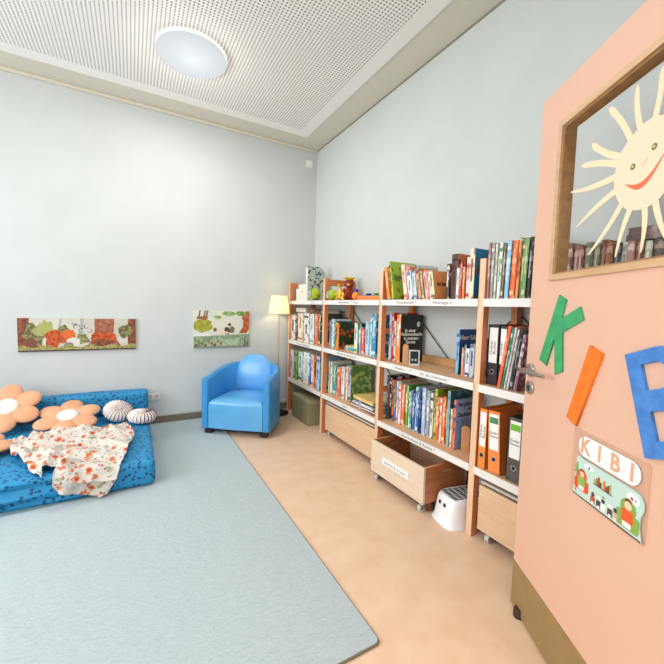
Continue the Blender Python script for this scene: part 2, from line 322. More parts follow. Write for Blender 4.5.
# ---------------------------------------------------------------- books
def cover_mats(c1,c2,c3):
    return [mat(c1,.45,c2=c3,scale=42,amt=.8,lo=.56,hi=.61,detail=1,stretch=(1,1,.45)),
            mat(c2,.4,c2=c3,scale=16,amt=.9,lo=.54,hi=.60,detail=2,kind='noise'),mat(c3,.5)]
m_pages=mat('#EFE8D8',.8,c2='#D8CDB8',scale=60,amt=.4,stretch=(.2,8,.2))
def book(x,y,z,t,h,lean,c1,c2,c3,d,yaw=0,style=0):
    e=thing('book','','book')
    M=cover_mats('#'+c1,'#'+c2,'#'+c3)
    if c2 in ('181c18','1f4f9c','f09a58','7aa0cc'): M[1]=mat('#'+c2,.4)
    if c2=='3f7a34': M[1]=mat('#4C7E3A',.4,c2='#A9B566',scale=28,amt=.9,lo=.47,hi=.56,detail=4)
    b=bmesh.new(); ct=min(.0025,t*.2); hy=t/2
    box(b,.002,d,-hy,-hy+ct,0,h,mi=1); box(b,.002,d,hy-ct,hy,0,h,mi=1)
    # spine, slightly rounded
    n=5; r0=[];r1=[]
    for i in range(n+1):
        u=-1+2*i/n; xx=.0035*(u*u)-.002
        r0.append((xx,u*hy)); 
    vs=[(b.verts.new((a,c,0)),b.verts.new((a,c,h)),b.verts.new((.004,c*.98,0)),b.verts.new((.004,c*.98,h))) for a,c in r0]
    for p,q in zip(vs,vs[1:]):
        b.faces.new((p[0],q[0],q[1],p[1])); b.faces.new((p[2],p[3],q[3],q[2])); b.faces.new((p[0],p[2],q[2],q[0])); b.faces.new((p[1],q[1],q[3],p[3]))
    b.faces.new((vs[0][0],vs[0][1],vs[0][3],vs[0][2])); b.faces.new((vs[-1][0],vs[-1][2],vs[-1][3],vs[-1][1]))
    # title streak and bands on the spine
    if style%3==0:
        box(b,-.0024,-.001,-hy*.35,hy*.35,h*.35,h*.8,mi=2)
    elif style%3==1:
        box(b,-.0024,.0015,-hy*.8,hy*.8,h*.84,h*.90,mi=2); box(b,-.0022,-.001,-hy*.25,hy*.25,h*.3,h*.62,mi=2)
    else:
        box(b,-.0024,.0015,-hy*.8,hy*.8,h*.06,h*.14,mi=2); box(b,-.0022,-.001,-hy*.3,hy*.2,h*.45,h*.86,mi=2)
    mk('cover',b,M,e)
    mk('pages',B(.004,d-.003,-hy+ct,hy-ct,.003,h-.003),m_pages,e)
    th=math.radians(lean)
    e.rotation_euler=(th,0,yaw)
    e.location=(x,y,z+.0008+hy*abs(math.sin(th)))
    return e
def binder(x,y,z,t,h,lean,c,lab,ring_c,d=.285,top=None,fin=None):
    e=thing('binder','','binder'); hy=t/2
    b=bmesh.new(); box(b,0,.003,-hy,hy,0,h); box(b,0,d,-hy,-hy+.003,0,h); box(b,0,d,hy-.003,hy,0,h)
    mk('cover',b,mat(c,.5,c2=fin,scale=40,amt=.6) if fin else mat(c,.5),e)
    mk('pages',B(.004,d-.02,-hy+.008,hy-.008,.012,h-.025),m_pages,e)
    l=mk('label_sticker',B(-.0012,-.0002,-hy*.72,hy*.72,h*.37,h*.95),mat(lab,.5),e)
    if top: mk('label_band',B(-.0018,-.0013,-hy*.66,hy*.66,h*.80,h*.90),mat(top,.5),l)
    text('lettering','Kinder\nGarten' if top else 'Ordner\nBücher',.020,mat('#303038',.6),l,(-.0016,0,h*.62),(PI/2,-PI/2,-PI/2) if not top else (PI/2,0,-PI/2),sx=1.2 if not top else .9)
    r=flat('finger_ring',[circ(0,0,.0135,20)],.002,mat('#C8C8C8',.3,metal=1),e,(-.0006,0,h*.22),(PI/2,0,-PI/2))
    flat('finger_hole',[circ(0,0,.0095,16)],.001,mat(ring_c,.8),r,(0,0,.0014))
    th=math.radians(lean); e.rotation_euler=(th,0,0); e.location=(x,y,z+.0008+hy*abs(math.sin(th))); return e
BOOKS={
'1M':[
(-0.0159,-0.315,0.110774,0.295,0,'e9e6e0','d8d4cc','2a2a2a','slim white binder'),
(-0.1247,-0.315,0.088658,0.31,0,'4a2f38','3c2830','c9b8b8','dark maroon book'),
(-0.2898,-0.315,0.175861,0.314,0,'e9dfcb','e0d6c4','b08a52','wide cream binder'),
(-0.404,-0.315,0.035502,0.317,0,'8a5a3c','7a5038','e8e0d0','thin brown book'),
(-0.4903,-0.315,0.121832,0.319,0,'efeae4','e0dcd4','222222','white book with black lettering'),
(-0.608,-0.315,0.097,0.312,0,'e4e6e2','d8d8d4','9aa8a0','pale grey book'),
(-0.6787,-0.315,0.031234,0.314,0,'5a5a60','4a4a50','d0d0d0','thin charcoal book'),
(-0.7308,-0.315,0.061013,0.315,0,'ee6a30','e06028','f4b0a8','bright orange book'),
(-0.7885,-0.315,0.042389,0.317,0,'45604a','3a4a3c','e0d8a0','dark green book'),
],
'1L':[
(-0.1202,-0.315,0.087009,0.325,0,'e2dce8','d0c8d8','7a6a90','white book with purple dots'),
(-0.2197,-0.315,0.094575,0.325,0,'7fae5a','6a9a48','26402a','leaf green book'),
(-0.3342,-0.315,0.105924,0.327,0,'dfece6','c8dcd4','307060','mint white binder'),
(-0.4812,-0.315,0.158692,0.34,0,'f0efec','dededa','c4c8cc','wide white binder'),
(-0.5899,-0.315,0.042486,0.337,0,'3f6fb5','3560a0','e0e8f0','thin blue book'),
(-0.6427,-0.315,0.050634,0.334,0,'efe4d4','e0d4c4','c07850','thin cream book'),
(-0.7103,-0.315,0.071392,0.337,0,'ea6a2c','d85a20','2a1a14','orange book'),
(-0.7904,-0.315,0.07081,0.337,0,'a8cfe8','90bcd8','3a5a80','light blue folder'),
],
'2M':[
(-0.8997,-0.28,0.039673,0.263,0,'9a94b8','8880a8','406a70','thin purple book'),
(-0.9491,-0.28,0.048306,0.274,0,'eceef0','d8dce0','9ab0b8','thin white book'),
(-0.9955,-0.28,0.03395,0.257,0,'3f9a9c','2f8a8c','d8e8e0','thin teal book'),
(-1.0425,-0.28,0.049761,0.25,0,'b8b040','2e3a24','3a3a20','olive yellow book'),
(-1.095,-0.28,0.041225,0.243,0,'f08a3a','26402a','d8582c','orange book with fox cover'),
(-1.3938,-0.28,0.048694,0.258,0,'e6ecd8','6a8a58','5f8f3f','white and green book'),
(-1.4388,-0.28,0.032592,0.252,0,'2f5f5c','2a4a4a','e0e8e0','dark teal book'),
(-1.4699,-0.28,0.021825,0.229,0,'a59ab8','9088a8','e0dce8','thin lilac book'),
(-1.5041,-0.28,0.041419,0.214,0,'e2604a','d04838','f0c8b0','short red book'),
(-1.5555,-0.28,0.049858,0.274,0,'b0d2e4','98c0d8','7098b0','light blue book'),
(-1.6061,-0.28,0.042971,0.309,0,'cfe0d0','b8d0bc','78a090','pale green book'),
(-1.6592,-0.28,0.054611,0.338,0,'3a8fc0','2a78a8','d0e8f4','tall blue book'),
],
'2L':[
(-0.9427,-0.275,0.035405,0.312,0,'c8d8b8','b0c4a0','80a070','thin sage book'),
(-0.9828,-0.275,0.034629,0.308,0,'f0ead8','e0d8c8','b0a080','thin cream book'),
(-1.0356,-0.275,0.060043,0.287,0,'3fa0a0','309090','d0e8dc','teal book'),
(-1.0845,-0.275,0.027451,0.276,0,'e8d0c8','d8b8b0','d04838','thin red and white book'),
(-1.1318,-0.275,0.057133,0.283,0,'e8603a','d04a2c','f4d0b0','orange red book'),
(-1.1951,-0.275,0.055193,0.293,0,'eeeae6','dcd8d4','a09890','plain white book'),
(-1.2426,-0.275,0.030264,0.301,0,'8a6248','7a5238','e0d0b8','thin brown book'),
(-1.2753,-0.275,0.026384,0.315,0,'f2e4d0','e4d0b8','e08850','thin peach book'),
(-1.3132,-0.275,0.037248,0.321,0,'c0c4d8','3f7a34','6a4a5a','lavender book with green forest cover'),
],
'3T':[
(-1.858,-0.315,0.028712,0.237,-12.9,'f08a34','e07a28','f8c890','orange book leaning left'),
(-1.8869,-0.315,0.021728,0.277,-12,'a8c43c','a4c438','5a6a30','lime green picture book'),
(-2.0128,-0.315,0.03395,0.243,-11.3,'f3dcc8','e8c8b8','e07060','cream and pink book'),
(-2.0429,-0.315,0.019497,0.227,-11.8,'e88a70','d87860','f8e8e0','thin salmon book'),
(-2.0743,-0.315,0.03589,0.192,-13.8,'e6edf0','c8d4e0','4060a0','white and blue book'),
(-2.1119,-0.315,0.031234,0.183,-14.1,'cfd8dc','b8c4cc','7090a8','pale grey leaning book'),
(-2.1362,-0.315,0.010961,0.232,-10.8,'404a50','c8d4d0','d0dcd8','tall thin charcoal folder'),
(-2.1618,-0.315,0.02328,0.203,-10.8,'e09a70','c88050','6a4030','terracotta book'),
(-2.1861,-0.315,0.019303,0.182,-11.8,'98946a','848058','e0dcb0','thin olive book'),
(-2.2153,-0.315,0.029197,0.186,-11.3,'f2b8b0','e89890','e04840','pink and red book'),
(-2.2448,-0.315,0.023571,0.184,-11.2,'f4e6dc','e8d8cc','c87860','cream book'),
(-2.2753,-0.315,0.031137,0.175,-11.5,'cfdcb8','f09a58','8a5030','pale green book with orange cover'),
(-2.4157,-0.315,0.022407,0.208,0,'3a3030','4a3c38','e8dcd0','black and white striped book'),
(-2.458,-0.315,0.047724,0.261,0,'5a3a2c','e8763a','2a1c18','orange and black book'),
(-2.4974,-0.315,0.01746,0.178,0,'f0efec','dcdcd8','90a8b8','thin white book'),
(-2.5135,-0.315,0.011058,0.21,0,'d04838','c04030','f0c8b8','thin red book'),
(-2.5283,-0.315,0.014938,0.181,0,'ee8a48','e07838','f8d8b0','thin orange book'),
(-2.5539,-0.315,0.022601,0.233,0,'ecdcd8','78a098','d83830','white book with red dots'),
(-2.5897,-0.315,0.030943,0.275,0,'f2dcc0','1e88c0','8a5a48','tall cream book with blue cover'),
],
'3M':[
(-1.8128,-0.265,0.025899,0.339,0,'c9ccd4','b8bcc4','807890','grey book'),
(-1.8416,-0.265,0.025414,0.359,0,'d63a2c','c83428','f0d0c8','red book'),
(-1.8746,-0.265,0.029391,0.297,0,'eeeae2','dcd8d0','503830','white speckled book'),
(-1.9192,-0.265,0.043844,0.346,0,'f08c40','181c18','e8e4dc','orange spined book with black cover'),
],
'3L':[
(-1.7645,-0.265,0.029682,0.336,0,'3c2c2c','2c2024','8a7060','dark brown book'),
(-1.7961,-0.265,0.026675,0.326,0,'1c1c20','181818','d8d0d0','black book'),
(-1.8307,-0.265,0.035599,0.306,0,'f0642a','e05820','303030','vivid orange book'),
(-1.867,-0.265,0.025511,0.301,0,'3aa08c','308a78','285a90','thin green and teal book'),
(-1.8954,-0.265,0.025026,0.269,0,'3a78b8','3068a0','a8d048','thin blue book'),
(-1.9278,-0.265,0.028906,0.309,0,'ead6e0','d8c0cc','a06080','pale pink book'),
(-1.9574,-0.265,0.024056,0.311,0,'b9c8a8','a4b494','e8e8d8','thin sage book'),
(-1.9842,-0.265,0.023571,0.287,0,'f2dcd4','e0c8c0','d85848','thin pink and white book'),
(-2.0137,-0.265,0.029391,0.3,0,'ee6c34','dc5c28','f8e0d0','orange book'),
(-2.0458,-0.265,0.024638,0.3,0,'58a83c','4a9430','e8f0c8','grass green book'),
(-2.0741,-0.265,0.02619,0.256,0,'eae6cc','d8d4bc','90906a','cream book'),
(-2.0989,-0.265,0.017848,0.276,0,'4a8a98','3c7888','c8dce0','thin teal book'),
(-2.1192,-0.265,0.017557,0.259,0,'4068b0','3458a0','d8e0f0','short blue book'),
(-2.1426,-0.265,0.022116,0.306,0,'c4e0f0','b0d0e4','5888b8','pale blue book'),
(-2.1666,-0.265,0.020758,0.284,0,'3474bc','2c64a8','e0ecf4','royal blue book'),
(-2.186,-0.265,0.012998,0.281,0,'20305c','1c2850','8090b8','thin navy book'),
(-2.2125,-0.265,0.03104,0.314,0,'a8bce0','98acd0','e0e8f4','wide lavender book'),
(-2.2401,-0.265,0.016975,0.299,0,'d0a488','c09478','f0e4d4','thin tan book'),
(-2.2624,-0.265,0.022892,0.308,0,'88a8ac','78989c','e0e8e4','grey teal book'),
(-2.2885,-0.265,0.024153,0.297,0,'f0dcdc','dcc4c4','384048','white and pink book'),
(-2.3166,-0.265,0.023668,0.329,0,'b4cc58','98a838','6a7a30','tall lime book'),
(-2.3476,-0.265,0.019788,0.285,0,'ee6830','dc5824','f8d8c0','second orange book'),
(-2.3679,-0.265,0.016199,0.283,0,'f4e0d4','e4ccc0','e86838','white and orange book'),
(-2.3886,-0.265,0.020758,0.296,0,'f07434','dc6428','ffe0b0','amber book'),
(-2.4099,-0.265,0.017266,0.276,0,'8a6a50','785a44','e8d8b8','speckled brown book'),
(-2.4323,-0.265,0.020079,0.344,0,'9ab0b0','2c5c68','5898a0','tall grey and petrol book'),
(-2.4513,-0.265,0.013677,0.237,0,'f0e8d0','dcd4bc','c09870','short cream book'),
(-2.4661,-0.265,0.012028,0.241,0,'f0a468','dc9458','fff0d8','short apricot book'),
(-2.483,-0.265,0.017751,0.3,0,'ee7858','7aa0cc','4a3a80','salmon spined book with blue cover'),
],
'4T':[
(-2.7043,-0.325,0.015132,0.288,0,'a87864','986858','e0c8b8','dusty brown book'),
(-2.7216,-0.325,0.016005,0.285,0,'9c9c98','8c8c88','d8d8d0','grey book'),
(-2.7368,-0.325,0.011252,0.278,0,'eceae2','dcdad2','b0a898','thin white book'),
(-2.749,-0.325,0.009991,0.271,0,'8f8c6c','7f7c5c','d8d4b8','thin olive book'),
(-2.7649,-0.325,0.01649,0.279,1.1,'e6e9ec','c8dce8','3a9a48','white book with green foot'),
(-2.7807,-0.325,0.011931,0.267,1.2,'8a6c50','7a5c44','d8c8a8','mottled brown book'),
(-2.7929,-0.325,0.009603,0.27,1.2,'3f8a58','347848','c8dcc0','thin green book'),
(-2.8103,-0.325,0.019982,0.282,1.3,'8fc4e8','7cb4d8','d8ecf8','light blue book'),
(-2.8365,-0.325,0.024541,0.279,1.3,'f06a24','e05c18','f8b888','wide orange book'),
(-2.8574,-0.325,0.014065,0.276,1.3,'f2a070','e09060','a84820','peach book'),
(-2.8753,-0.325,0.016684,0.282,1.2,'5c8c3c','4c7c30','d8d090','moss green book'),
(-2.8959,-0.325,0.019303,0.284,1.5,'7c9c64','3c8a48','c8c8a0','green and beige book'),
(-2.916,-0.325,0.016005,0.272,1.5,'2a2c2c','222424','a0a0a0','black book'),
(-2.9353,-0.325,0.017557,0.26,1.6,'b08a70','a07a60','e8dccc','tan book'),
(-2.9579,-0.325,0.022601,0.261,1.5,'6a5040','5a4234','c8b098','dark brown book'),
(-2.9836,-0.325,0.021922,0.248,2.1,'a8a090','98907f','e8e0d0','stone coloured book'),
(-3.009,-0.325,0.023959,0.253,2,'7a3c30','6a3026','d8b0a0','brick red book'),
(-3.0351,-0.325,0.02328,0.245,2,'e4dccb','d0c8b8','807060','ivory book'),
(-3.0608,-0.325,0.021728,0.237,2,'f0ede4','dcd8d0','807870','white book behind the glass'),
(-3.085,-0.325,0.022019,0.23,2,'7a5448','6c483c','c8a898','brown book behind the glass'),
(-3.109,-0.325,0.02134,0.222,2,'8c6458','7c5448','d8b8a0','rust brown book'),
(-3.1323,-0.325,0.020758,0.215,2,'9a5044','8a4438','e0b8a8','reddish book'),
(-3.1587,-0.325,0.027354,0.223,1.9,'8a8c70','7a7c60','d0d0b8','khaki book'),
(-3.1843,-0.325,0.019594,0.216,1.9,'a8b890','98a880','e8e8d0','pale green book behind glass'),
(-3.2074,-0.325,0.022407,0.228,1.7,'9a5c3c','8a4c30','d8a888','copper brown book'),
(-3.2319,-0.325,0.021049,0.213,1.8,'c87850','b86840','f0c8a8','orange brown book'),
(-3.2553,-0.325,0.020467,0.206,1.8,'3c4458','303848','a0a8b8','slate blue book'),
(-3.2781,-0.325,0.019885,0.206,1.8,'e8e4dc','d4d0c8','a09888','off white book'),
(-3.3018,-0.325,0.02231,0.207,1.7,'b88878','a87868','f0d8c8','dusty pink book'),
(-3.3262,-0.325,0.021631,0.207,1.7,'8a3c34','7a302a','d8a090','dark red book'),
(-3.3499,-0.325,0.020952,0.203,1.6,'b4c8a0','a0b48c','e8e8d8','celadon book'),
(-3.3784,-0.325,0.03104,0.206,1.6,'4c2f28','402822','a88878','wide chocolate brown book'),
],
'4M':[
(-2.787,-0.268,0.017557,0.318,7.1,'ee5a2a','dc4c20','f8a070','orange book leaning right'),
(-2.8028,-0.268,0.008633,0.312,7.1,'2aa088','229078','d8f0e8','leaning teal folder'),
(-2.8137,-0.268,0.009118,0.312,7,'f0ece4','dcd8d0','b0b0a8','leaning white folder'),
(-2.8242,-0.268,0.007954,0.308,7.1,'c03c34','a8302a','f0c8c0','leaning crimson folder'),
(-2.8346,-0.268,0.008924,0.303,7.1,'ece8ea','d8d4d8','a0a0a8','leaning ivory magazine'),
(-2.8486,-0.268,0.015035,0.299,6.7,'24302a','1c2622','90a098','leaning black folder'),
(-2.8641,-0.268,0.011737,0.28,6.6,'c89ab0','b888a0','f0dce8','leaning pink magazine'),
(-2.8782,-0.268,0.01261,0.261,6.4,'8a5a6c','7a4c5c','e8c8d4','leaning plum magazine'),
],
}

SH={'1M':(.84,'middle shelf','corner bay',.72),'1L':(.395,'lower shelf','corner bay',.75),'2M':(.84,'middle shelf','second bay',.72),'2L':(.395,'lower shelf','second bay',.72),
'3T':(1.29,'top shelf','third bay',.85),'3M':(.84,'middle shelf','third bay',.78),'3L':(.395,'lower shelf','third bay',.72),
'4T':(1.29,'top shelf','door bay',.75),'4M':(.84,'middle shelf','door bay',.7)}
for key,rows in BOOKS.items():
    if key not in SH: continue
    z,tier,bay,dr=SH[key]; prev=None; pr=None
    y_end=PY[int(key[0])]+.019
    for i,(y,xf,t,h,lean,c1,c2,c3,desc) in enumerate(rows):
        if key=='3T' and i<12: y-=.036; lean=-11.5
        if key=='4M': y-=.007; xf=-.318; lean+=1
        if pr is None:
            lim=PY[int(key[0])-1]-.0195
            if y+t/2>lim: bt=y-t/2; y=lim-t/2 if lim-bt<.012 else (lim+bt)/2; t=t if lim-bt<.012 else lim-bt
        if pr is not None:   # keep neighbours apart on the shelf
            lim=pr[0]-pr[1]/2-.0008
            if y+t/2>lim: bt=y-t/2; y,t=((lim+bt)/2,lim-bt) if lim-bt>.6*t else (lim-t*.3,t*.6)
        if y-t/2<y_end: continue
        d=min(h*dr,-.03-xf if key!='3M' else .22, .27)
        jx=(((i*37)%7)-3)*.003
        x=xf+jx; x=max(x,-.342); d=min(d,-.022-x)
        if 'protr' in desc: pass
        if desc.startswith('lime'): x=-.322
        if desc.startswith('orange book leaning left'): x=-.34
        b=book(x,y,z,t,h,lean,c1,c2,c3,d,style=i)
        kind='book'
        for kk in ('binder','folder','magazine'):
            if kk in desc: kind=kk; b.name=kk
        b['category']=kind
        b['label']=(desc+((', right of the '+' '.join(prev.split()[:5])) if prev else ', leftmost')+', '+tier+', '+bay)
        b['group']=('books on the %s of the %s'%(tier,bay))
        words_=b['label'].split()
        if len(words_)>16: b['label']=desc+', after '+' '.join(prev.split()[:3])+', '+tier+', '+bay
        prev=desc; pr=(y,t/math.cos(math.radians(lean)) if lean else t)
# binders
def bl(o,label,grp='ring binders in the bay behind the door'): tag(o,label,'binder',grp)
bl(binder(-.300,-2.734,.84,.066,.317,0,'#2A2428','#F0F0EE','#101010',d=.265),'black ring binder with white label, middle shelf beside the post')
bl(binder(-.298,-2.789,.84,.042,.314,0,'#2A2428','#F0F0EE','#101010',d=.265),'second black ring binder with white label, behind the leaning orange book')
bl(binder(-.335,-2.727,.395,.050,.318,0,'#EE8A34','#F2EFEA','#181818'),'orange ring binder half hidden by the post, lowest shelf by the door')
bl(binder(-.330,-2.800,.395,.073,.318,-3,'#F08A40','#F2F2F0','#181818',top='#3F8A5A'),'orange ring binder with green banded white label, lowest shelf by the door')
bl(binder(-.330,-2.905,.395,.076,.318,0,'#5C5450','#EFF0EE','#181818',top='#6CB82C',fin='#3A3432'),'grey marbled ring binder with lime green label band beside door')
# lying items helper
def lying(name,label,cat,x,y,z,lx,ly,h,c,c3,rz=0,group=None,tiltx=0):
    e=thing(name,label,cat,(x,y,z+.0008),(tiltx,0,rz),group)
    b=bmesh.new(); ct=min(.002,h*.2); box(b,-lx/2,lx/2,-ly/2,ly/2,0,ct); box(b,-lx/2,lx/2,-ly/2,ly/2,h-ct,h); box(b,-lx/2,-lx/2+.002,-ly/2,ly/2,ct,h-ct)
    mk('cover',b,mat(c,.45,c2=c3,scale=14,amt=.8,lo=.52,hi=.6),e); mk('pages',B(-lx/2+.003,lx/2-.003,-ly/2+.002,ly/2-.002,ct,h-ct),m_pages,e); return e
# ---------------------------------------------------------------- extra books standing in view
def xbook(label,x,y,z,t,h,lean,c1,c2,c3,d,style=1,yaw=0,cat='book',group=None):
    b=book(x,y,z,t,h,lean,c1,c2,c3,d,style=style,yaw=yaw); tag(b,label,cat,group); return b
mwh=mat('#F0EFEA',.5)
bk=xbook('blue book with white title, middle shelf of third bay, beside the post',-.228,-2.440,.84,.020,.272,0,'7cc0e0','1f4f9c','1f4f9c',.19)
f_=[o for o in bk.children if o.name.startswith('cover')][0]
text('lettering','Herr Löwe',.040,mwh,f_,(.095,-.0108,.222),(PI/2,0,0),bold=.0012)
g3='small books in front of the blue one'
xbook('short orange book at the left of the small books beside the post, third bay',-.222,-2.474,.84,.014,.165,0,'f0a060','e08848','f8e0c0',.12,0,group=g3)
xbook('short purple book among small books beside the post, third bay',-.222,-2.4925,.84,.016,.185,0,'b090b8','4a2a60','3a8a70',.13,1,group=g3)
xbook('white patterned small book in front of the blue book, third bay',-.235,-2.520,.84,.026,.165,0,'f0f0ee','dcdce2','3c3c48',.12,2,group=g3)
xbook('pale blue small book closest to the post, third bay middle shelf',-.24,-2.556,.84,.030,.195,0,'c4d0e4','a8b8d4','405080',.13,0,group=g3)
for o in COL.objects:
    lb=o.get('label','')
    if lb.startswith('orange spined book with black cover'):
        c=[q for q in o.children if q.name.startswith('cover')][0]; o['label']='black picture book with white title and orange spine, third bay middle shelf'
        blackbook=o; hy=.0222
        ymin=min(v.co.y for v in c.data.vertices); hh=max(v.co.z for v in c.data.vertices)
        text('lettering','In einer',.034,mwh,c,(.095,ymin-.0004,hh*.665),(PI/2,0,0),bold=.001)
        text('lettering','Vollmondnacht',.034,mwh,c,(.108,ymin-.0004,hh*.585),(PI/2,0,0),bold=.001)
        text('lettering','in meinem',.033,mwh,c,(.105,ymin-.0004,hh*.50),(PI/2,0,0),bold=.001)
        text('lettering','Garten',.033,mwh,c,(.10,ymin-.0004,hh*.42),(PI/2,0,0),bold=.001)
        flat('moon',[circ(0,0,.016,20,sy=1.3)],.0006,mat('#D8DCD4',.5),c,(.17,ymin-.0004,hh*.80),(PI/2,0,0))
    if lb.startswith('salmon spined'):
        c=[q for q in o.children if q.name.startswith('cover')][0]; ymin=min(v.co.y for v in c.data.vertices); hh=max(v.co.z for v in c.data.vertices)
        pn=flat('title_panel',[[(.005,hh*.60),(.17,hh*.60),(.17,hh*.99),(.005,hh*.99)]],.0005,mat('#8FB4DC',.5),c,(0,ymin-.0004,0),(PI/2,0,0))
        text('lettering','Bergbären',.034,mat('#4A2A80',.5),c,(.088,ymin-.001,hh*.90),(PI/2,0,0),bold=.001); text('lettering','und',.026,mat('#7A3060',.5),c,(.12,ymin-.001,hh*.80),(PI/2,0,0),bold=.001)
        text('lettering','Zauberer',.036,mat('#202848',.5),c,(.085,ymin-.001,hh*.69),(PI/2,0,0),bold=.001)
    if lb.startswith('pale green book with orange cover'):
        c=[q for q in o.children if q.name.startswith('cover')][0]; ymin=min(v.co.y for v in c.data.vertices); hh=max(v.co.z for v in c.data.vertices)
        text('lettering','MOMI',.030,mat('#5A3A2A',.5),c,(.07,ymin-.0004,hh*.52),(PI/2,0,0),bold=.001)
# tall round-topped board book over the corner bay
t=thing('board_book','tall grey patterned board book with rounded top, over the corner bay','book',(-.315,-.46,1.2908))
d_=.21
ol=[(0,0),(d_,0),(d_,.24)]+[(d_-.085+.085*math.cos(a),.26+.105*math.sin(a)) for a in [i*PI/2/8 for i in range(9)]]+[(.03,.368),(0,.36)]
flat('cover',[ol],.006,mat('#B4BEB2',.5,c2='#2E3A38',scale=26,amt=.9,lo=.53,hi=.57,stretch=(1,1,1)),t,(0,-.0235,0),(PI/2,0,0)); flat('cover',[ol],.004,mat('#A8B0A8',.5),t,(0,.0225,0),(PI/2,0,0))
mk('spine',B(-.002,.003,-.0265,.0245,0,.352,bev=.001),mat('#E6E6E2',.5,c2='#6A7470',scale=22,amt=.8,lo=.6,hi=.66),t)
mk('pages',B(.0035,d_-.006,-.020,.020,.003,.25),m_pages,t)
# white box
t=thing('tissue_box','cream white box with small dark slot on top shelf at corner','box',(-.21,-.285,1.2908))
b=bmesh.new(); box(b,-.09,.09,-.135,.135,0,.135,bev=.004); mk('body',b,mat('#EDE7DC',.6),t)
b=B(-.075,.075,-.11,.11,.1355,.185,bev=.006); mk('lid',b,mat('#F1ECE4',.6),t); mk('slot',B(-.0912,-.0903,-.05,-.01,.095,.103),mat('#3A3A3A',.6),t)
# lime lanterns
def lantern(label,x,y,ang,r):
    t=thing('round_lantern',label,'lantern',(x,y,1.2908),(0,0,ang),'lime green round lanterns on top of the bookcase')
    b=bmesh.new(); lathe(b,[(.4*r,-.95*r),(.75*r,-.8*r),(.95*r,-.35*r),(r,0),(.95*r,.4*r),(.72*r,.8*r),(.5*r,.95*r)],28)
    for v in b.verts: v.co=Vector((v.co.z,v.co.y,v.co.x+r))
    mk('shell',b,mat('#B4C838',.35,c2='#5F7A20',scale=14,amt=.8,lo=.5,hi=.58),t,smooth=True)
    b=bmesh.new(); lathe(b,[(.62*r,-.90*r),(.66*r,-1.02*r),(.55*r,-1.06*r),(.2*r,-1.07*r)],28)
    for v in b.verts: v.co=Vector((v.co.z,v.co.y,v.co.x+r))
    mk('face',b,mat('#A9B4A0',.4,c2='#7C8878',scale=20,amt=.6),t,smooth=True); return t
lantern('lime green round lantern left of the post, beside the tall board book',-.335,-.69,.1,.062)
lantern('lime green round lantern behind the wooden ladder frame on the second bay',-.30,-1.00,0,.050)
# plush toys
def plush_giraffe():
    t=thing('giraffe_plush','small yellow giraffe soft toy with brown spots on top of bookcase','soft toy',(-.275,-1.105,1.2908),(0,0,.9))
    m=mat('#EFCB4A',.95,c2='#A8602A',scale=30,amt=.9,lo=.56,hi=.6)
    b=bmesh.new(); ball(b,(0,0,.045),.035,s=(1.1,.9,1.2)); tube(b,[(0,0,.06),(-.008,0,.10),(-.018,0,.128)],[.022,.016,.014],12); ball(b,(-.028,0,.134),.02,s=(1.35,.9,.9))
    for s in (-1,1):
        tube(b,[(-.02,s*.02,.03),(-.05,s*.03,.012),(-.06,s*.03,.010)],[.013,.011,.010],10); tube(b,[(-.02,s*.025,.07),(-.04,s*.035,.045)],[.010,.009],8)
    mk('body',b,m,t,smooth=True)
    for s in (-1,1):
        b=bmesh.new(); tube(b,[(-.018,s*.008,.148),(-.017,s*.009,.165)],[.0035,.005],8); mk('horn',b,mat('#7A4A22',.9),t,smooth=True)
        b=bmesh.new(); ball(b,(-.012,s*.022,.142),.009,s=(.5,1,.7)); mk('ear',b,mat('#E8B83C',.9),t,smooth=True)
        b=bmesh.new(); ball(b,(-.042,s*.012,.140),.0028,u=8,v=6); mk('eye',b,mat('#181410',.3),t,smooth=True)
plush_giraffe()
t=thing('fox_plush','red brown soft toy with yellow leafy hat peeking over ladder frame','soft toy',(-.135,-1.03,1.2908),(0,0,.8)); t.scale=(.86,.86,.92)
b=bmesh.new(); ball(b,(0,0,.07),.06,s=(.9,1,1.25)); ball(b,(-.005,0,.178),.05,s=(1,1.1,.95))
for s in (-1,1):
    tube(b,[(-.02,s*.03,.032),(-.07,s*.04,.024)],[.024,.02],10); tube(b,[(-.005,s*.05,.12),(-.04,s*.07,.075)],[.018,.014],10)
mk('body',b,mat('#9C3A20',.95,c2='#7A2A18',scale=30,amt=.6,bump=.4),t,smooth=True)
b=bmesh.new(); ball(b,(-.045,0,.168),.018,s=(1,1.1,.8)); mk('muzzle',b,mat('#E8C8A0',.9),t,smooth=True)
b=bmesh.new(); ball(b,(-.063,0,.172),.006,u=10,v=6); mk('nose',b,mat('#1A1210',.4),t,smooth=True)
for s in (-1,1):
    b=bmesh.new(); ball(b,(-.046,s*.02,.192),.005,u=10,v=6); mk('eye',b,mat('#141010',.3),t,smooth=True)
b=bmesh.new()
for k in range(7):
    a=2*PI*k/7; ball(b,(.034*math.cos(a),.038*math.sin(a),.230),.026,s=(1.2,.6,.5),rot=Matrix.Rotation(a,4,'Z')@Matrix.Rotation(-.35,4,'Y'))
ball(b,(0,0,.226),.028,s=(1,1,.6)); mk('hat',b,mat('#C8C030',.9,c2='#E8A020',scale=30,amt=.8),t,smooth=True)
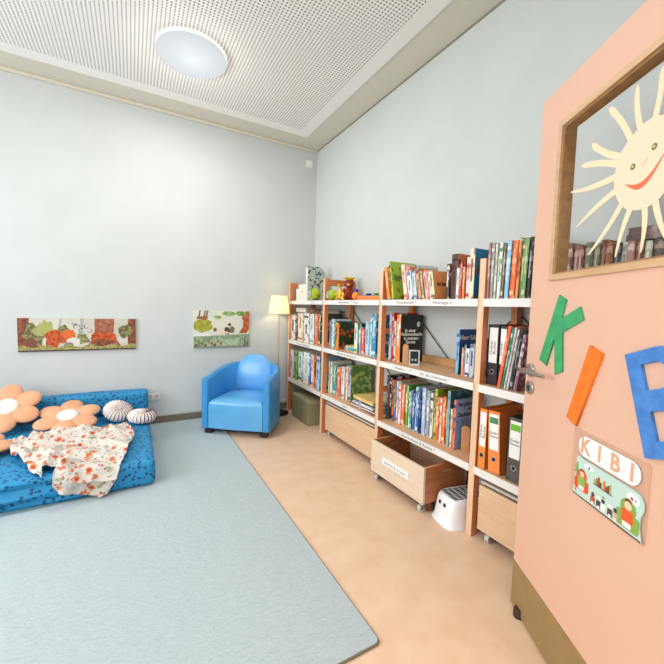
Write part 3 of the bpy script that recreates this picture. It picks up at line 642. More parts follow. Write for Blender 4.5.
# tray with toys
t=thing('toy_tray','shallow orange wooden tray of toys on top of the bookcase','tray',(-.235,-1.60,1.2908))
b=bmesh.new(); box(b,-.075,.075,-.145,.145,0,.006); box(b,-.08,-.073,-.15,.15,0,.034,bev=.001); box(b,.073,.08,-.15,.15,0,.034,bev=.001); box(b,-.073,.073,-.15,-.143,0,.034); box(b,-.073,.073,.143,.15,0,.034)
mk('tray_body',b,wood('#E8884A','#D07438','y'),t)
def toycar(label,x,y,z,c,rz,sc=1):
    t=thing('toy_car',label,'toy car',(x,y,z),(0,0,rz),'toy cars in the orange tray'); t.scale=(sc,sc,sc)
    b=bmesh.new(); box(b,-.02,.02,-.045,.045,.012,.034,bev=.005); box(b,-.016,.016,-.024,.022,.034,.052,bev=.006); mk('car_body',b,mat(c,.3),t,smooth=True)
    for sx in (-1,1):
        for sy in (-1,1):
            b=bmesh.new(); tube(b,[(sx*.016,sy*.028,.0125),(sx*.024,sy*.028,.0125)],.012,14); mk('wheel',b,mat('#1A1A1E',.6),t,smooth=True)
toycar('bright blue toy car lying in the orange wooden tray',-.24,-1.695,1.2975,'#1C62B8',.1,1.0)
toycar('green toy car in the middle of the orange wooden tray',-.235,-1.60,1.2975,'#2C9A4A',-.1,1.0)
toycar('navy blue toy car at the left end of the orange tray',-.24,-1.505,1.2975,'#243C9C',.05,1.0)
b=bmesh.new(); ball(b,(0,0,.036),.036,u=24,v=14); o=mk('toy_ball',b,mat('#F08A2C',.5),loc=(-.265,-1.355,1.2908),smooth=True); tag(o,'small orange ball left of the wooden tray on bookcase','ball')
def block(label,x,y,z,s,c,rz): 
    o=mk('toy_block',B(-s/2,s/2,-s/2,s/2,0,s,bev=.003),mat(c,.5),loc=(x,y,z),rot=(0,0,rz)); tag(o,label,'toy block','building blocks beside the ball')
block('black toy block under the purple one beside the orange ball',-.215,-1.27,1.2908,.036,'#26222A',.2)
block('white toy block resting on the black block',-.215,-1.272,1.3272,.034,'#D8D8E0',.35)
block('purple toy block topping the small stack beside ladder frame',-.215,-1.27,1.3617,.032,'#4A3A98',.1)
# lying stacks
g='flat picture books in the second bay'
zz=.84
for i,(c,c3,lx,ly,h,lab) in enumerate((('#C8B890','#E8E0C8',.19,.20,.012,'beige picture book at the bottom of the small flat stack, middle shelf'),('#3FA6B8','#D8E8E8',.20,.20,.014,'turquoise picture book lying in the small flat stack, middle shelf'),('#8FC4CC','#E8D070',.18,.19,.012,'pale aqua picture book lying above the turquoise one'),('#E4CC7C','#B86A40',.17,.18,.010,'yellow picture book on top of the small flat stack'))):
    lying('picture_book',lab,'book',-.175,-1.30,zz,lx,ly,h,c,c3,rz=.06*(i-1.5),group=g); zz+=h+.001
g='magazines lying on the lower shelf of the second bay'
zz=.395
for i in range(6):
    cc=[('#8A4A5A','#E8E0E0'),('#E8E4E0','#7A6A70'),('#5A4048','#D8C8C8'),('#F0EEEA','#A87080'),('#C8D4DC','#50708A'),('#3A3A44','#C8C8D0')][i]
    nm=['maroon','white','dark plum','ivory','pale blue','charcoal'][i]
    lying('magazine',nm+' magazine in the flat pile on lower shelf of second bay','magazine',-.19,-1.575,zz,.25,.33-.01*i,.010,cc[0],cc[1],rz=.03*((i*3)%4-1.5),group=g); zz+=.011
lying('large_book','thick pale yellow book on the pile, lower shelf of second bay','book',-.185,-1.57,zz,.24,.30,.026,'#E8C878','#F0DCA0',rz=-.04)
lying('white_carton','long white carton lying on top of the binders in corner bay','box',-.19,-.27,1.162,.20,.26,.045,'#ECE6DE','#D8B8A8')
lying('atlas','dark red brown book lying over the standing books in corner bay','book',-.19,-.62,1.162,.22,.30,.026,'#6A3428','#C87848')
lying('black_folder','black flat folder lying under the shelf of the corner bay','folder',-.19,-.62,1.190,.23,.31,.012,'#28282A','#3A3A3C')
lying('sheet_music_book','flat dark brown book lying across the books behind door glass','book',-.20,-3.42,1.502,.22,.28,.022,'#5A3A34','#9A8078')
lying('flat_box','reddish brown flat box topmost behind the door glass','box',-.20,-3.41,1.5250,.20,.26,.026,'#6C4038','#B8A098',rz=.04)
lying('paper_pad','cream paper pad lying across the book tops by door edge','paper pad',-.20,-2.90,1.582,.18,.13,.006,'#D8CBB0','#B8A890',rz=.1)
# small wooden pieces on shelves
def peg(label,x,y,z,h,w):
    ol=[(-w/2,0),(w/2,0)]+[(w/2*math.cos(a),h-w/2+w/2*math.sin(a)) for a in [PI*i/10 for i in range(11)]]
    o=flat('wooden_bookend',[ol],.024,wood('#D9A070','#C08450','z'),None,(x,y,z+.002),(PI/2,0,-.75),bev=.0015); tag(o,label,'bookend'); return o
peg('round-topped wooden block before the black picture book, third bay',-.275,-2.028,.84,.14,.036)
peg('round-topped wooden block at the right end of lower shelf, third bay',-.232,-2.535,.395,.15,.042)
t=thing('photo_frame','small white framed dark picture leaning by the black book','picture frame',(-.26,-2.10,.8412),(0.0,0,-.55))
# faces local -Y
flat('frame',[[(-.036,0),(.036,0),(.036,.108),(-.036,.108)],[(-.028,.014),(.028,.014),(.028,.100),(-.028,.100)]],.010,mat('#D8DCE0',.4),t,(0,0,0),(PI/2,0,0))
p_=flat('print',[[(-.0278,.0142),(.0278,.0142),(.0278,.0998),(-.0278,.0998)]],.004,mat('#182430',.5),t,(0,.001,0),(PI/2,0,0))
for u in (-.012,.010):
    flat('figure',[circ(u,.040,.006,10,sy=1.5)],.001,mat('#E8D8B0',.6),p_,(0,0,.0026))
b=bmesh.new(); tube(b,[(0,.006,.09),(0,.04,.004)],.002,6); mk('strut',b,mat('#B0B0B0',.5),t)
o=mk('wooden_rail',B(-.012,.012,-.23,.23,0,.052,bev=.002),wood('#C89A68','#B08450','y'),loc=(-.042,-2.19,.8408)); tag(o,'plain wooden rail lying at back of the middle shelf, third bay','wooden rail')
# ================================================================ STORAGE BOXES
m_box=wood('#E0BE9C','#CFA880','y',.55); m_boxd=wood('#B5714A','#8F4A2C','y',.6)
def caster(par,x,y):
    b=bmesh.new(); box(b,-.022,.022,-.022,.022,.056,.060); box(b,-.013,.013,-.017,-.014,.02,.057); box(b,-.013,.013,.014,.017,.02,.057)
    c=mk('caster',b,mat('#8C8C8C',.3,metal=.9),par,(x,y,0)); 
    b=bmesh.new(); tube(b,[(0,-.0115,.024),(0,.0115,.024)],.0235,20); mk('wheel',b,mat('#C4C4C0',.4),c,smooth=True)
    b=bmesh.new(); tube(b,[(0,-.0125,.024),(0,.0125,.024)],.010,12); mk('hub',b,mat('#404044',.4),c,smooth=True)
def rolling_box(label,xf,ya,yb,zt,group):
    t=thing('rolling_box',label,'storage box',((xf-.05)/2,(ya+yb)/2,0),group=group); cx=(xf-.05)/2; cy=(ya+yb)/2; hx=abs(xf-cx); hy=abs(ya-cy); z0=.0605
    mk('front_panel',B(-hx,-hx+.016,-hy,hy,z0,zt,bev=.001),m_box,t); mk('back_panel',B(hx-.016,hx,-hy,hy,z0,zt),m_boxd,t)
    for s in (-1,1): mk('side_panel',B(-hx+.016,hx-.016,min(s*hy,s*(hy-.016)),max(s*hy,s*(hy-.016)),z0,zt),m_box,t)
    mk('bottom_panel',B(-hx+.016,hx-.016,-hy+.016,hy-.016,z0+.001,z0+.012),m_boxd,t)
    lid=mk('lid',B(-hx+.006,hx,-hy+.004,hy-.004,zt+.010,zt+.024,bev=.002),mat('#C9BFB6',.5),t)
    mk('gap_shade',B(-hx+.02,hx-.02,-hy+.02,hy-.02,zt-.004,zt+.0105),mat('#2A1C16',.7),t)  # dark filler coloured as the shade in the gap under the lid
    mk('shade_strip',B(-hx+.075,-hx+.095,-hy+.01,hy-.01,.012,z0-.0005),mat('#7A4228',.8),t)  # dark strip standing in for the shade under the box
    for sx in (-1,1):
        for sy in (-1,1): caster(t,sx*(hx-.035),sy*(hy-.05))
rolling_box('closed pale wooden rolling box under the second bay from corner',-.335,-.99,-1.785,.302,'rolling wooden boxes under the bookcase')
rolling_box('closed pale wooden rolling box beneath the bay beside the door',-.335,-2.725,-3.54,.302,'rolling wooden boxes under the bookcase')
# open crate
cx,cy=-.270,-2.176
t=thing('rolling_crate','open wooden crate on wheels pulled out beneath third bay','crate',(cx,cy,0),(0,0,0))
hx,hy,z0,zt=.185,.262,.070,.292
mk('front_panel',B(-hx,-hx+.016,-hy,hy,z0,zt,bev=.0015),wood('#E2CFB8','#D2BA9C','y'),t)
flat('back_panel',[[(-hy,z0),(hy,z0),(hy,zt),(-hy,zt)],rpoly(-.05,.05,zt-.07,zt-.042,.0135)],.016,wood('#C8A888','#B89070','x'),t,(hx-.008,0,0),(PI/2,0,PI/2))
def slot_panel(s):
    ol=[(-hx+.0165,z0),(hx-.0165,z0),(hx-.0165,zt),(-hx+.0165,zt)]; hole=rpoly(-.045,.045,zt-.065,zt-.037,.0135)
    return flat('side_panel',[ol,hole],.016,wood('#BC7848','#94502C','x'),t,(0,s*(hy-.008),0),(PI/2,0,0))
slot_panel(1); slot_panel(-1)
mk('bottom_panel',B(-hx+.0165,hx-.0165,-hy+.0165,hy-.0165,z0+.001,z0+.012),m_boxd,t)
lbp=mk('label_holder',B(-hx-.0045,-hx-.0005,-.135,.135,.165,.212,bev=.0015),mat('#EFEDEA',.3,coat=.3),t)
text('handwriting','Bilderbücher & Spiele',.024,mat('#8E99A8',.8),lbp,(-hx-.0049,0,.188),(PI/2,0,-PI/2))
mk('shade_strip',B(-hx+.065,-hx+.085,-hy+.01,hy-.01,.012,z0-.0005),mat('#7A4228',.8),t)  # dark brown strip in place of the shade beneath the crate
for sx in (-1,1):
    for sy in (-1,1): caster(t,sx*(hx-.035),sy*(hy-.045))
mk('corner_plate',B(-.024,.024,-.024,.024,.0601,.0699),mat('#6A4A34',.7),t,(-hx+.035,-hy+.045,0)); mk('corner_plate',B(-.024,.024,-.024,.024,.0601,.0699),mat('#6A4A34',.7),t,(-hx+.035,hy-.045,0))
mk('corner_plate',B(-.024,.024,-.024,.024,.0601,.0699),mat('#6A4A34',.7),t,(hx-.035,-hy+.045,0)); mk('corner_plate',B(-.024,.024,-.024,.024,.0601,.0699),mat('#6A4A34',.7),t,(hx-.035,hy-.045,0))
# olive archive box
t=thing('archive_box','olive grey closed box on the floor under the corner bay','box',(-.245,-.50,0))
mk('box_body',B(-.135,.135,-.215,.215,.0005,.225,bev=.003),mat('#97936F',.6,c2='#8B8765',scale=18,amt=.4),t); mk('lid',B(-.138,.138,-.218,.218,.2255,.262,bev=.003),mat('#A39F7C',.55),t)
# step stool
def step_stool():
    t=thing('step_stool','white plastic step stool with black anti-slip ridges beside the open crate','stool',(-.245,-2.556,0),(0,0,math.radians(-12)))
    N=48
    def rr(a,hx,hy,p=4.5):
        c,s=math.cos(a),math.sin(a); return hx*math.copysign(abs(c)**(2/p),c),hy*math.copysign(abs(s)**(2/p),s)
    prof=[(.170,.105,.0),(.170,.105,.010),(.158,.099,.022),(.150,.095,.08),(.140,.090,.150),(.134,.085,.176),(.122,.077,.188)]
    b=bmesh.new(); rings=[]
    for hx,hy,z in prof:
        rings.append([b.verts.new((*rr(2*PI*i/N,hx,hy),z)) for i in range(N)])
    for k in range(N):   # arch the front lower rim
        pass
    for a,c in zip(rings,rings[1:]):
        for i in range(N): b.faces.new((a[i],a[(i+1)%N],c[(i+1)%N],c[i]))
    b.faces.new(rings[-1])
    bmesh.ops.recalc_face_normals(b,faces=b.faces); bmesh.ops.solidify(b,geom=b.faces[:],thickness=.003)
    mk('body',b,mat('#F1F3F6',.3,coat=.2),t,smooth=True)
    for i in range(9):
        y=-.058+i*.0145
        b=bmesh.new()
        for j in range(6):
            x0=-.108+j*.037; box(b,x0,x0+.028,y-.003,y+.003,.1865,.1915)
        mk('grip_ridge',b,mat('#2C2E32',.8),t)
    for s in (-1,1):
        flat('grip_hole',[circ(0,0,.0095,14,sy=1.5)],.002,mat('#2A2620',.8),t,(-.1475,s*.022,.135),(PI/2,0,-PI/2))
    t.scale=(1,1,.82)
    return t
step_stool()
# ================================================================ ARMCHAIR
m_blue=mat('#3F96D6',.36,c2='#358AC8',scale=6,amt=.6,bump=.04,bscale=60,coat=.12)
cA=Vector((-1.335,-.504,0)); dd=Vector((.816,-.579,0)); nn=Vector((.579,.816,0))
org=Vector((-1.123,-.6875,0))
t=thing('armchair','sky blue leather tub armchair standing at carpet edge in the corner','armchair',org,(0,0,math.radians(-37.4)))
Wd=.33; TH=.065; DP=.62
def upath(off,n=20):
    R=Wd-off; ys=DP-Wd
    pts=[(-R,0),(-R,ys*.5)]+[(-R*math.cos(a),ys+(R)*math.sin(a)*((DP-off-ys)/R)) for a in [PI*i/n for i in range(n+1)]]+[(R,ys*.5),(R,0)]
    return pts
def top(i,n,y):
    return .535+.085*min(1,max(0,y/.52))**1.2
b=bmesh.new(); Po=upath(0); Pi_=upath(TH); n=len(Po); cols=[]
for i in range(n):
    y=Po[i][1]; zt=top(i,n,y); o=Vector((*Po[i],0)); q=Vector((*Pi_[i],0)); 
    if i in (0,n-1): o.y=q.y=0
    lst=[o+Vector((0,0,.062)),o+Vector((0,0,zt-.02)),o.lerp(q,.12)+Vector((0,0,zt-.005)),o.lerp(q,.35)+Vector((0,0,zt+.002)),o.lerp(q,.65)+Vector((0,0,zt+.002)),o.lerp(q,.88)+Vector((0,0,zt-.005)),q+Vector((0,0,zt-.02)),q+Vector((0,0,.062))]
    cols.append([b.verts.new(v) for v in lst])
for a,c in zip(cols,cols[1:]):
    for k in range(8): b.faces.new((a[k],c[k],c[(k+1)%8],a[(k+1)%8]))
b.faces.new(cols[0]); b.faces.new(cols[-1][::-1])
es=[e for e in b.edges if all(abs(v.co.y)<1e-6 for v in e.verts)]
bmesh.ops.bevel(b,geom=es,offset=.008,segments=2,affect='EDGES')
mk('shell',b,m_blue,t,smooth=True)
# seat: front panel + domed cushion
IW=Wd-TH-.003
b=bmesh.new(); rings=[]
def seatring(z,ins,ys):
    pts=[(-IW+ins,ins*.6+.0)]; 
    for i in range(1,8): pts.append((-IW+ins,ins*.6+(ys)*i/8))
    R=IW-ins
    for i in range(17): a=PI*i/16; pts.append((-R*math.cos(a),DP-Wd+ (IW-ins)*math.sin(a)))
    for i in range(7,-1,-1): pts.append((IW-ins,ins*.6+ys*i/8))
    for i in range(1,12): u=1-2*i/12; pts.append((u*(IW-ins),ins*.6-.012*(1-u*u)))
    return [b.verts.new((x,y,z)) for x,y in pts]
for z,ins in ((.066,.0),(.20,.0),(.290,.0),(.312,.008),(.326,.025),(.338,.06),(.345,.12),(.348,.18)):
    rings.append(seatring(z,ins,DP-Wd-ins*.6))
for a,c in zip(rings,rings[1:]):
    m=len(a)
    for i in range(m): b.faces.new((a[i],a[(i+1)%m],c[(i+1)%m],c[i]))
b.faces.new(rings[0]); b.faces.new(rings[-1])
mk('seat',b,mat('#63AEE2',.32,c2='#54A0D8',scale=6,amt=.5,bump=.04,bscale=60,coat=.15),t,(0,.006,0),smooth=True)  # seat blue made lighter to carry the window sheen
# back cushion: tongue shape leaning against the shell
b=bmesh.new(); nu=18; nv=18; grid=[]
def bc_pt(u,v,front):
    # u -1..1, v 0..1 (bottom to top)
    wd=.192*(1-.04*v)*(math.sqrt(max(0,1-(max(0,v-.52)/.48)**2.6)) if v>.52 else 1)
    x=u*wd; z=.335+v*.375; y=.475+.065*v-.02*math.sin(PI*v)
    bulge=.030*math.sqrt(max(0,(1-abs(u)**2.5)))*math.sqrt(max(0,1-abs(2*v-1)**3.5))
    return (x,y-(bulge if front else -bulge*.5)-.01*(1-u*u)*0+.0,z)
for front in (1,0):
    grid.append([[b.verts.new(bc_pt(-1+2*i/nu,math.sin(PI/2*j/nv),front)) for i in range(nu+1)] for j in range(nv+1)])
for gi,gd in enumerate(grid):
    for j in range(nv):
        for i in range(nu): b.faces.new((gd[j][i],gd[j][i+1],gd[j+1][i+1],gd[j+1][i]))
bmesh.ops.remove_doubles(b,verts=b.verts,dist=.0008)
mk('back_cushion',b,mat('#66AEEA',.32,coat=.15),t,smooth=True)
mk('base_frame',B(-Wd+.05,Wd-.05,.03,DP-.10,.045,.064),mat('#16161A',.6),t)
for x,y in ((-.27,.045),(.27,.045),(-.20,.50),(.20,.50)):
    mk('foot',B(x-.032,x+.032,y-.03,y+.03,.012 if x<0 and 0 else .0112,.0625,bev=.002),mat('#141418',.5),t)
# ================================================================ FLOOR LAMP
t=thing('floor_lamp','slim brass floor lamp with glowing pale yellow shade behind the armchair','floor lamp',(-.50,-.15,0))
b=bmesh.new(); lathe(b,[(.125,.0005),(.127,.012),(.12,.018),(.03,.024)],32); mk('base',b,mat('#15141A',.5),t,smooth=True)
b=bmesh.new(); tube(b,[(0,0,.02),(0,0,.6),(0,0,1.15)],.007,12); mk('pole',b,mat('#C8B48C',.35,metal=.6),t,smooth=True)
b=bmesh.new(); pr=[(.118,0),(.088,.20)]; lathe(b,pr,48,cap=False); bmesh.ops.recalc_face_normals(b,faces=b.faces); bmesh.ops.solidify(b,geom=b.faces[:],thickness=.0015)
m_sh=mat('#F4F1DE',.8); nt=m_sh.node_tree; bs=nt.nodes['Principled BSDF']; tr=nt.nodes.new('ShaderNodeBsdfTranslucent'); tr.inputs[0].default_value=lin('#FBF6DE'); ms_=nt.nodes.new('ShaderNodeMixShader'); ms_.inputs[0].default_value=.55; nt.links.new(bs.outputs[0],ms_.inputs[1]); nt.links.new(tr.outputs[0],ms_.inputs[2]); nt.links.new(ms_.outputs[0],nt.nodes['Material Output'].inputs[0])
mk('lamp_shade',b,m_sh,t,(0,0,1.14),smooth=True)
b=bmesh.new(); ball(b,(0,0,1.215),.03); mk('bulb',b,mat('#FFF0C8',.5,emit=6),t,smooth=True)
l=bpy.data.lights.new('bulb_light','POINT'); l.energy=4; l.color=(1,.86,.66); l.shadow_soft_size=.035; o=bpy.data.objects.new('bulb_light',l); COL.objects.link(o); o.parent=t; o.location=(0,0,1.215)
# ================================================================ MATTRESSES
def dots(c,c2):
    return mat(c,.7,c2=c2,scale=26,amt=.9,kind='voronoi',lo=.30,hi=.22,bump=.15,bscale=14)
MBm=mat('#218CC0',.6,c2='#0A3670',scale=36,amt=.85,kind='voronoi',lo=.39,hi=.32,bump=.12,bscale=9)
def cushbox(x0,x1,y0,y1,z0,z1,r,seg=4,nx=40,ny=14,puff=.0,wr=0,seed=0):
    b=bmesh.new(); box(b,x0,x1,y0,y1,z0,z1)
    bmesh.ops.bevel(b,geom=b.edges[:],offset=r,segments=seg,affect='EDGES',profile=.5)
    for i in range(1,nx): 
        bmesh.ops.bisect_plane(b,geom=b.verts[:]+b.edges[:]+b.faces[:],plane_co=(x0+(x1-x0)*i/nx,0,0),plane_no=(1,0,0))
    for i in range(1,ny):
        bmesh.ops.bisect_plane(b,geom=b.verts[:]+b.edges[:]+b.faces[:],plane_co=(0,y0+(y1-y0)*i/ny,0),plane_no=(0,1,0))
    for i in range(1,7):
        bmesh.ops.bisect_plane(b,geom=b.verts[:]+b.edges[:]+b.faces[:],plane_co=(0,0,z0+(z1-z0)*i/7),plane_no=(0,0,1))
    return b
t=thing('floor_mattress','blue dotted floor mattress lying on carpet along back wall','mattress',(-3.0,-.75,0))
b=cushbox(-1.05,1.185,-.620,.60,.013,.178,.035)
for v in b.verts:
    x,y,z=v.co
    if y<-.55 and z<.17: v.co.y+= .016*math.sin((z-.02)*75+noise.noise(Vector((x*2,z*3,0)))*1.5)*min(1,max(0,(.9-x)/.5))
    if z>.15: v.co.z+=.008*noise.noise(Vector((x*2.2,y*2.2,1)))+.006*math.cos(x*1.3)*math.cos(y*2.2)
mk('mattress_body',b,MBm,t,smooth=True)
# second mattress upright against wall
b=cushbox(-1.15,1.18,-.075,.075,.184,.385,.03,ny=4)
for v in b.verts: v.co.z+= .006*noise.noise(Vector((v.co.x*2,v.co.y*2,4))) if v.co.z>.3 else 0
o=mk('back_bolster',b,MBm,None,(-2.995,-.10,0.002),smooth=True); tag(o,'long blue dotted bolster propped upright on mattress against the wall','bolster')
# thin sheet peeking out below the mattress
b=bmesh.new(); nx=40; rows=[]
for j in range(5):
    rows.append([b.verts.new((-3.6+1.45*i/nx,-1.31-.012*j-(.035*j/4)*max(0,math.sin(PI*i/nx))*1.2,.0125+.003*math.sin(i*.8)*j/4+.002)) for i in range(nx+1)])
for r0,r1 in zip(rows,rows[1:]):
    for i in range(nx): b.faces.new((r0[i],r0[i+1],r1[i+1],r1[i]))
bmesh.ops.solidify(b,geom=b.faces[:],thickness=.0015)
o=mk('bed_sheet',b,mat('#A4C4CC',.9),smooth=True); tag(o,'thin pale aqua sheet edge peeking out below the blue mattress','sheet')
# ================================================================ CUSHIONS
m_pet=mat('#E8AE88',.9,c2='#DC9E78',scale=10,amt=.5,bump=.15,bscale=200); m_cen=mat('#F0EAE2',.95,bump=.3,bscale=220)
def flower(label,loc,rot,R,phase):
    t=thing('flower_cushion',label,'cushion',loc,rot,'peach flower cushions on the mattress')
    for k in range(6):
        a=phase+2*PI*k/6; b=bmesh.new(); 
        ball(b,(R*.60*math.cos(a),R*.60*math.sin(a),.045),R*.39,s=(1.03,.90,.34),rot=Matrix.Rotation(a,4,'Z'),u=24,v=14)
        for v in b.verts: v.co.z+=.004*noise.noise(v.co*18)
        mk('petal',b,m_pet,t,smooth=True)
    b=bmesh.new(); ball(b,(0,0,.062),R*.33,s=(1,1,.36),u=28,v=14); mk('centre',b,m_cen,t,smooth=True)
    return t
flower('peach flower cushion with white centre beside the striped cushions',(-2.405,-.385,.230),(math.radians(20),0,0),.232,.45)
flower('peach flower cushion leaning highest against the bolster at left',(-2.80,-.285,.335),(math.radians(42),0,0),.225,.52)
flower('peach flower cushion lying flat at left edge beside the blanket',(-2.885,-.83,.190),(math.radians(5),0,0),.235,.0)
def pleated(label,loc,rot,r):
    t=thing('pleated_cushion',label,'cushion',loc,rot,'round striped pleated cushions')
    b=bmesh.new(); n=96; prof=[(.06,.022),(.22,.042),(.45,.052),(.70,.050),(.90,.034),(1,.0),(.90,-.034),(.70,-.046),(.35,-.042),(.10,-.030)]; rings=[]
    for q,z in prof:
        ring_=[]
        for i in range(n):
            a=2*PI*i/n; w=1-.02*math.cos(a*24)*(q>.2); zz=z*(1-.07*math.cos(a*24)*(q>.2)); ring_.append(b.verts.new((r*q*w*math.cos(a),r*q*w*math.sin(a),zz*(r/.13))))
        rings.append(ring_)
    for u,v in zip(rings,rings[1:]):
        for i in range(n):
            f=b.faces.new((u[i],u[(i+1)%n],v[(i+1)%n],v[i])); f.material_index=1 if i%4==1 else 0
    b.faces.new(rings[0]); b.faces.new(rings[-1])
    mk('cushion_body',b,[mat('#EDE4DE',.9),mat('#5E3450',.9)],t,smooth=True)
    b=bmesh.new(); ball(b,(0,0,.030*r/.13),.016,s=(1,1,.5)); mk('button',b,mat('#D8C0B8',.8),t,smooth=True)
pleated('striped round pleated cushion leaning against bolster beside flower cushion',(-2.055,-.335,.262),(math.radians(30),0,math.radians(25)),.118)
pleated('striped round pleated cushion lying at right end of mattress',(-1.870,-.470,.231),(math.radians(2),math.radians(3),0),.116)
# ================================================================ BLANKET
BP=[(-2.699,-.753),(-2.622,-1.006),(-2.54,-1.12),(-2.49,-1.25),(-2.44,-1.345),(-2.405,-1.37),(-2.42,-1.302),(-2.385,-1.274),(-2.346,-1.33),(-2.357,-1.411),(-2.325,-1.455),(-2.228,-1.49),(-2.126,-1.525),(-2.084,-1.515),(-2.04,-1.431),(-1.997,-1.305),(-1.938,-.898),(-1.965,-.68),(-1.99,-.50),(-2.03,-.52),(-2.20,-.60),(-2.392,-.57),(-2.53,-.55),(-2.62,-.60),(-2.67,-.68)]
b=bmesh.new(); vs=[b.verts.new((x,y,0)) for x,y in BP]; b.faces.new(vs)
st=.0165
x=-2.72
while x<-1.92: bmesh.ops.bisect_plane(b,geom=b.verts[:]+b.edges[:]+b.faces[:],plane_co=(x,0,0),plane_no=(1,0,0)); x+=st
y=-1.54
while y<-.49: bmesh.ops.bisect_plane(b,geom=b.verts[:]+b.edges[:]+b.faces[:],plane_co=(0,y,0),plane_no=(0,1,0)); y+=st
bmesh.ops.triangulate(b,faces=[f for f in b.faces if len(f.verts)>4])
def fold(x,y):
    h=.012+.030*max(0,noise.noise(Vector((x*6,y*8,2))))+.012*abs(noise.noise(Vector((x*13,y*16,5))))+.042*(1-min(1,abs(noise.noise(Vector((x*2.6+2,y*8.5+x*2,11))))*4))**2+.014*(1-min(1,abs(noise.noise(Vector((x*9,y*6,21))))*3.5))**2
    for (ax,ay,bx,by,w,hh) in ((-2.62,-.85,-2.15,-.83,.028,.030),(-2.55,-.68,-2.05,-.70,.03,.032),(-2.25,-.86,-1.97,-.92,.025,.022),(-2.42,-1.28,-2.38,-1.0,.025,.03),(-2.10,-.70,-2.0,-1.0,.03,.014),(-2.67,-.8,-2.55,-1.08,.03,.03)):
        dx,dy=bx-ax,by-ay; tt=max(0,min(1,((x-ax)*dx+(y-ay)*dy)/(dx*dx+dy*dy))); dd_=math.hypot(x-ax-tt*dx,(y-ay-tt*dy)); dd_+=.012*noise.noise(Vector((x*9,y*9,9)))
        h+=hh*math.exp(-(dd_/w)**2)
    return max(.006,h)
YE=-1.345; ZT=.184; R_=.03
for v in b.verts:
    x,y,_=v.co; h=fold(x,y)
    s=YE-y
    if s<=0: v.co=Vector((x,y,ZT+h))
    elif s<R_*PI/2: a=s/R_; v.co=Vector((x,YE-(R_+h)*math.sin(a),ZT-R_+(R_+h)*math.cos(a)))
    else: v.co=Vector((x,YE-R_-h*.8-.008,max(.020,ZT-R_-(s-R_*PI/2))))
bmesh.ops.recalc_face_normals(b,faces=b.faces); bmesh.ops.solidify(b,geom=b.faces[:],thickness=.004)
def blanket_mat():
    m=bpy.data.materials.new('blanket'); m.use_nodes=True; nt=m.node_tree; N=nt.nodes; L=nt.links; bs=N['Principled BSDF']; bs.inputs['Roughness'].default_value=.9
    tc=N.new('ShaderNodeTexCoord')
    col=None
    def layer(scale,hi,colr,prev,seedoff,nz):
        mp=N.new('ShaderNodeMapping'); mp.inputs['Location'].default_value=(seedoff,)*3; L.new(tc.outputs['Object'],mp.inputs[0])
        ns=N.new('ShaderNodeTexNoise'); ns.inputs['Scale'].default_value=nz; L.new(mp.outputs[0],ns.inputs['Vector'])
        v=N.new('ShaderNodeTexVoronoi'); v.inputs['Scale'].default_value=scale; L.new(mp.outputs[0],v.inputs['Vector'])
        ad=N.new('ShaderNodeMath'); ad.operation='MULTIPLY_ADD'; L.new(ns.outputs['Fac'],ad.inputs[0]); ad.inputs[1].default_value=.55; L.new(v.outputs['Distance'],ad.inputs[2])
        lt=N.new('ShaderNodeMapRange'); L.new(ad.outputs[0],lt.inputs[0]); lt.inputs[1].default_value=hi; lt.inputs[2].default_value=hi-.05; lt.inputs[3].default_value=0; lt.inputs[4].default_value=1
        mx=N.new('ShaderNodeMix'); mx.data_type='RGBA'; L.new(lt.outputs[0],mx.inputs[0]); mx.inputs[7].default_value=lin(colr)
        if prev is None: mx.inputs[6].default_value=lin('#D2CCC2')
        else: L.new(prev,mx.inputs[6])
        return mx.outputs[2]
    c=layer(34,.53,'#A8A4A8',None,2,60); c=layer(24,.53,'#B87464',c,5,60); c=layer(14,.50,'#9AA688',c,3.3,45); c=layer(13,.55,'#E08A5E',c,9,50); c=layer(17,.54,'#C8704C',c,15,50); c=layer(13,.45,'#B8452C',c,9,50)
    L.new(c,bs.inputs['Base Color']); return m
o=mk('blanket',b,blanket_mat(),smooth=True); tag(o,'crumpled white muslin blanket with orange flowers draped over the blue mattress','blanket')
# ================================================================ PICTURES
def canvas(name,label,x0,x1,z0,z1,base):
    t=thing(name,label,'picture',((x0+x1)/2,-.001,(z0+z1)/2)); hx=(x1-x0)/2; hz=(z1-z0)/2
    b=B(-hx,hx,-.020,-.0005,-hz,hz,bev=.0015)
    c=mk('canvas',b,base,t); return t,c,hx,hz
layern=[0]
def paint(c,pts,col,kk=0):
    layern[0]+=1
    return flat('painted_shape',[pts],.0002,col if not isinstance(col,str) else mat(col,.7),c,(0,-.0202-.00004*layern[0],0),(PI/2,0,0))
def wob(cx,cz,rx,rz,seed,n=26,amp=.25):
    return [((cx+rx*(1+amp*noise.noise(Vector((math.cos(a)*1.8,math.sin(a)*1.8,seed))))*math.cos(a)),(cz+rz*(1+amp*noise.noise(Vector((math.cos(a)*1.8,math.sin(a)*1.8,seed+7))))*math.sin(a))) for a in [2*PI*i/n for i in range(n)]]
def clampp(pts,hx,hz): return [(max(-hx+.001,min(hx-.001,x)),max(-hz+.001,min(hz-.001,z))) for x,z in pts]
t,c,hx,hz=canvas('forest_picture','wide unframed canvas of orange animals in an autumn forest, left','' or -2.79,-1.912,.77,1.062,mat('#D2CFC4',.7,c2='#B8B8A8',scale=6,amt=.6))
t['category']='picture'
P_=lambda pts,col: paint(c,clampp(pts,hx,hz),col)
U=lambda x,z:(-hx+x*2*hx,-hz+z*2*hz)
def ub(x,z,rx,rz,seed,col,amp=.3): P_([(p[0],p[1]) for p in wob(*U(x,z),rx*2*hx,rz*2*hz,seed,amp=amp)],col)
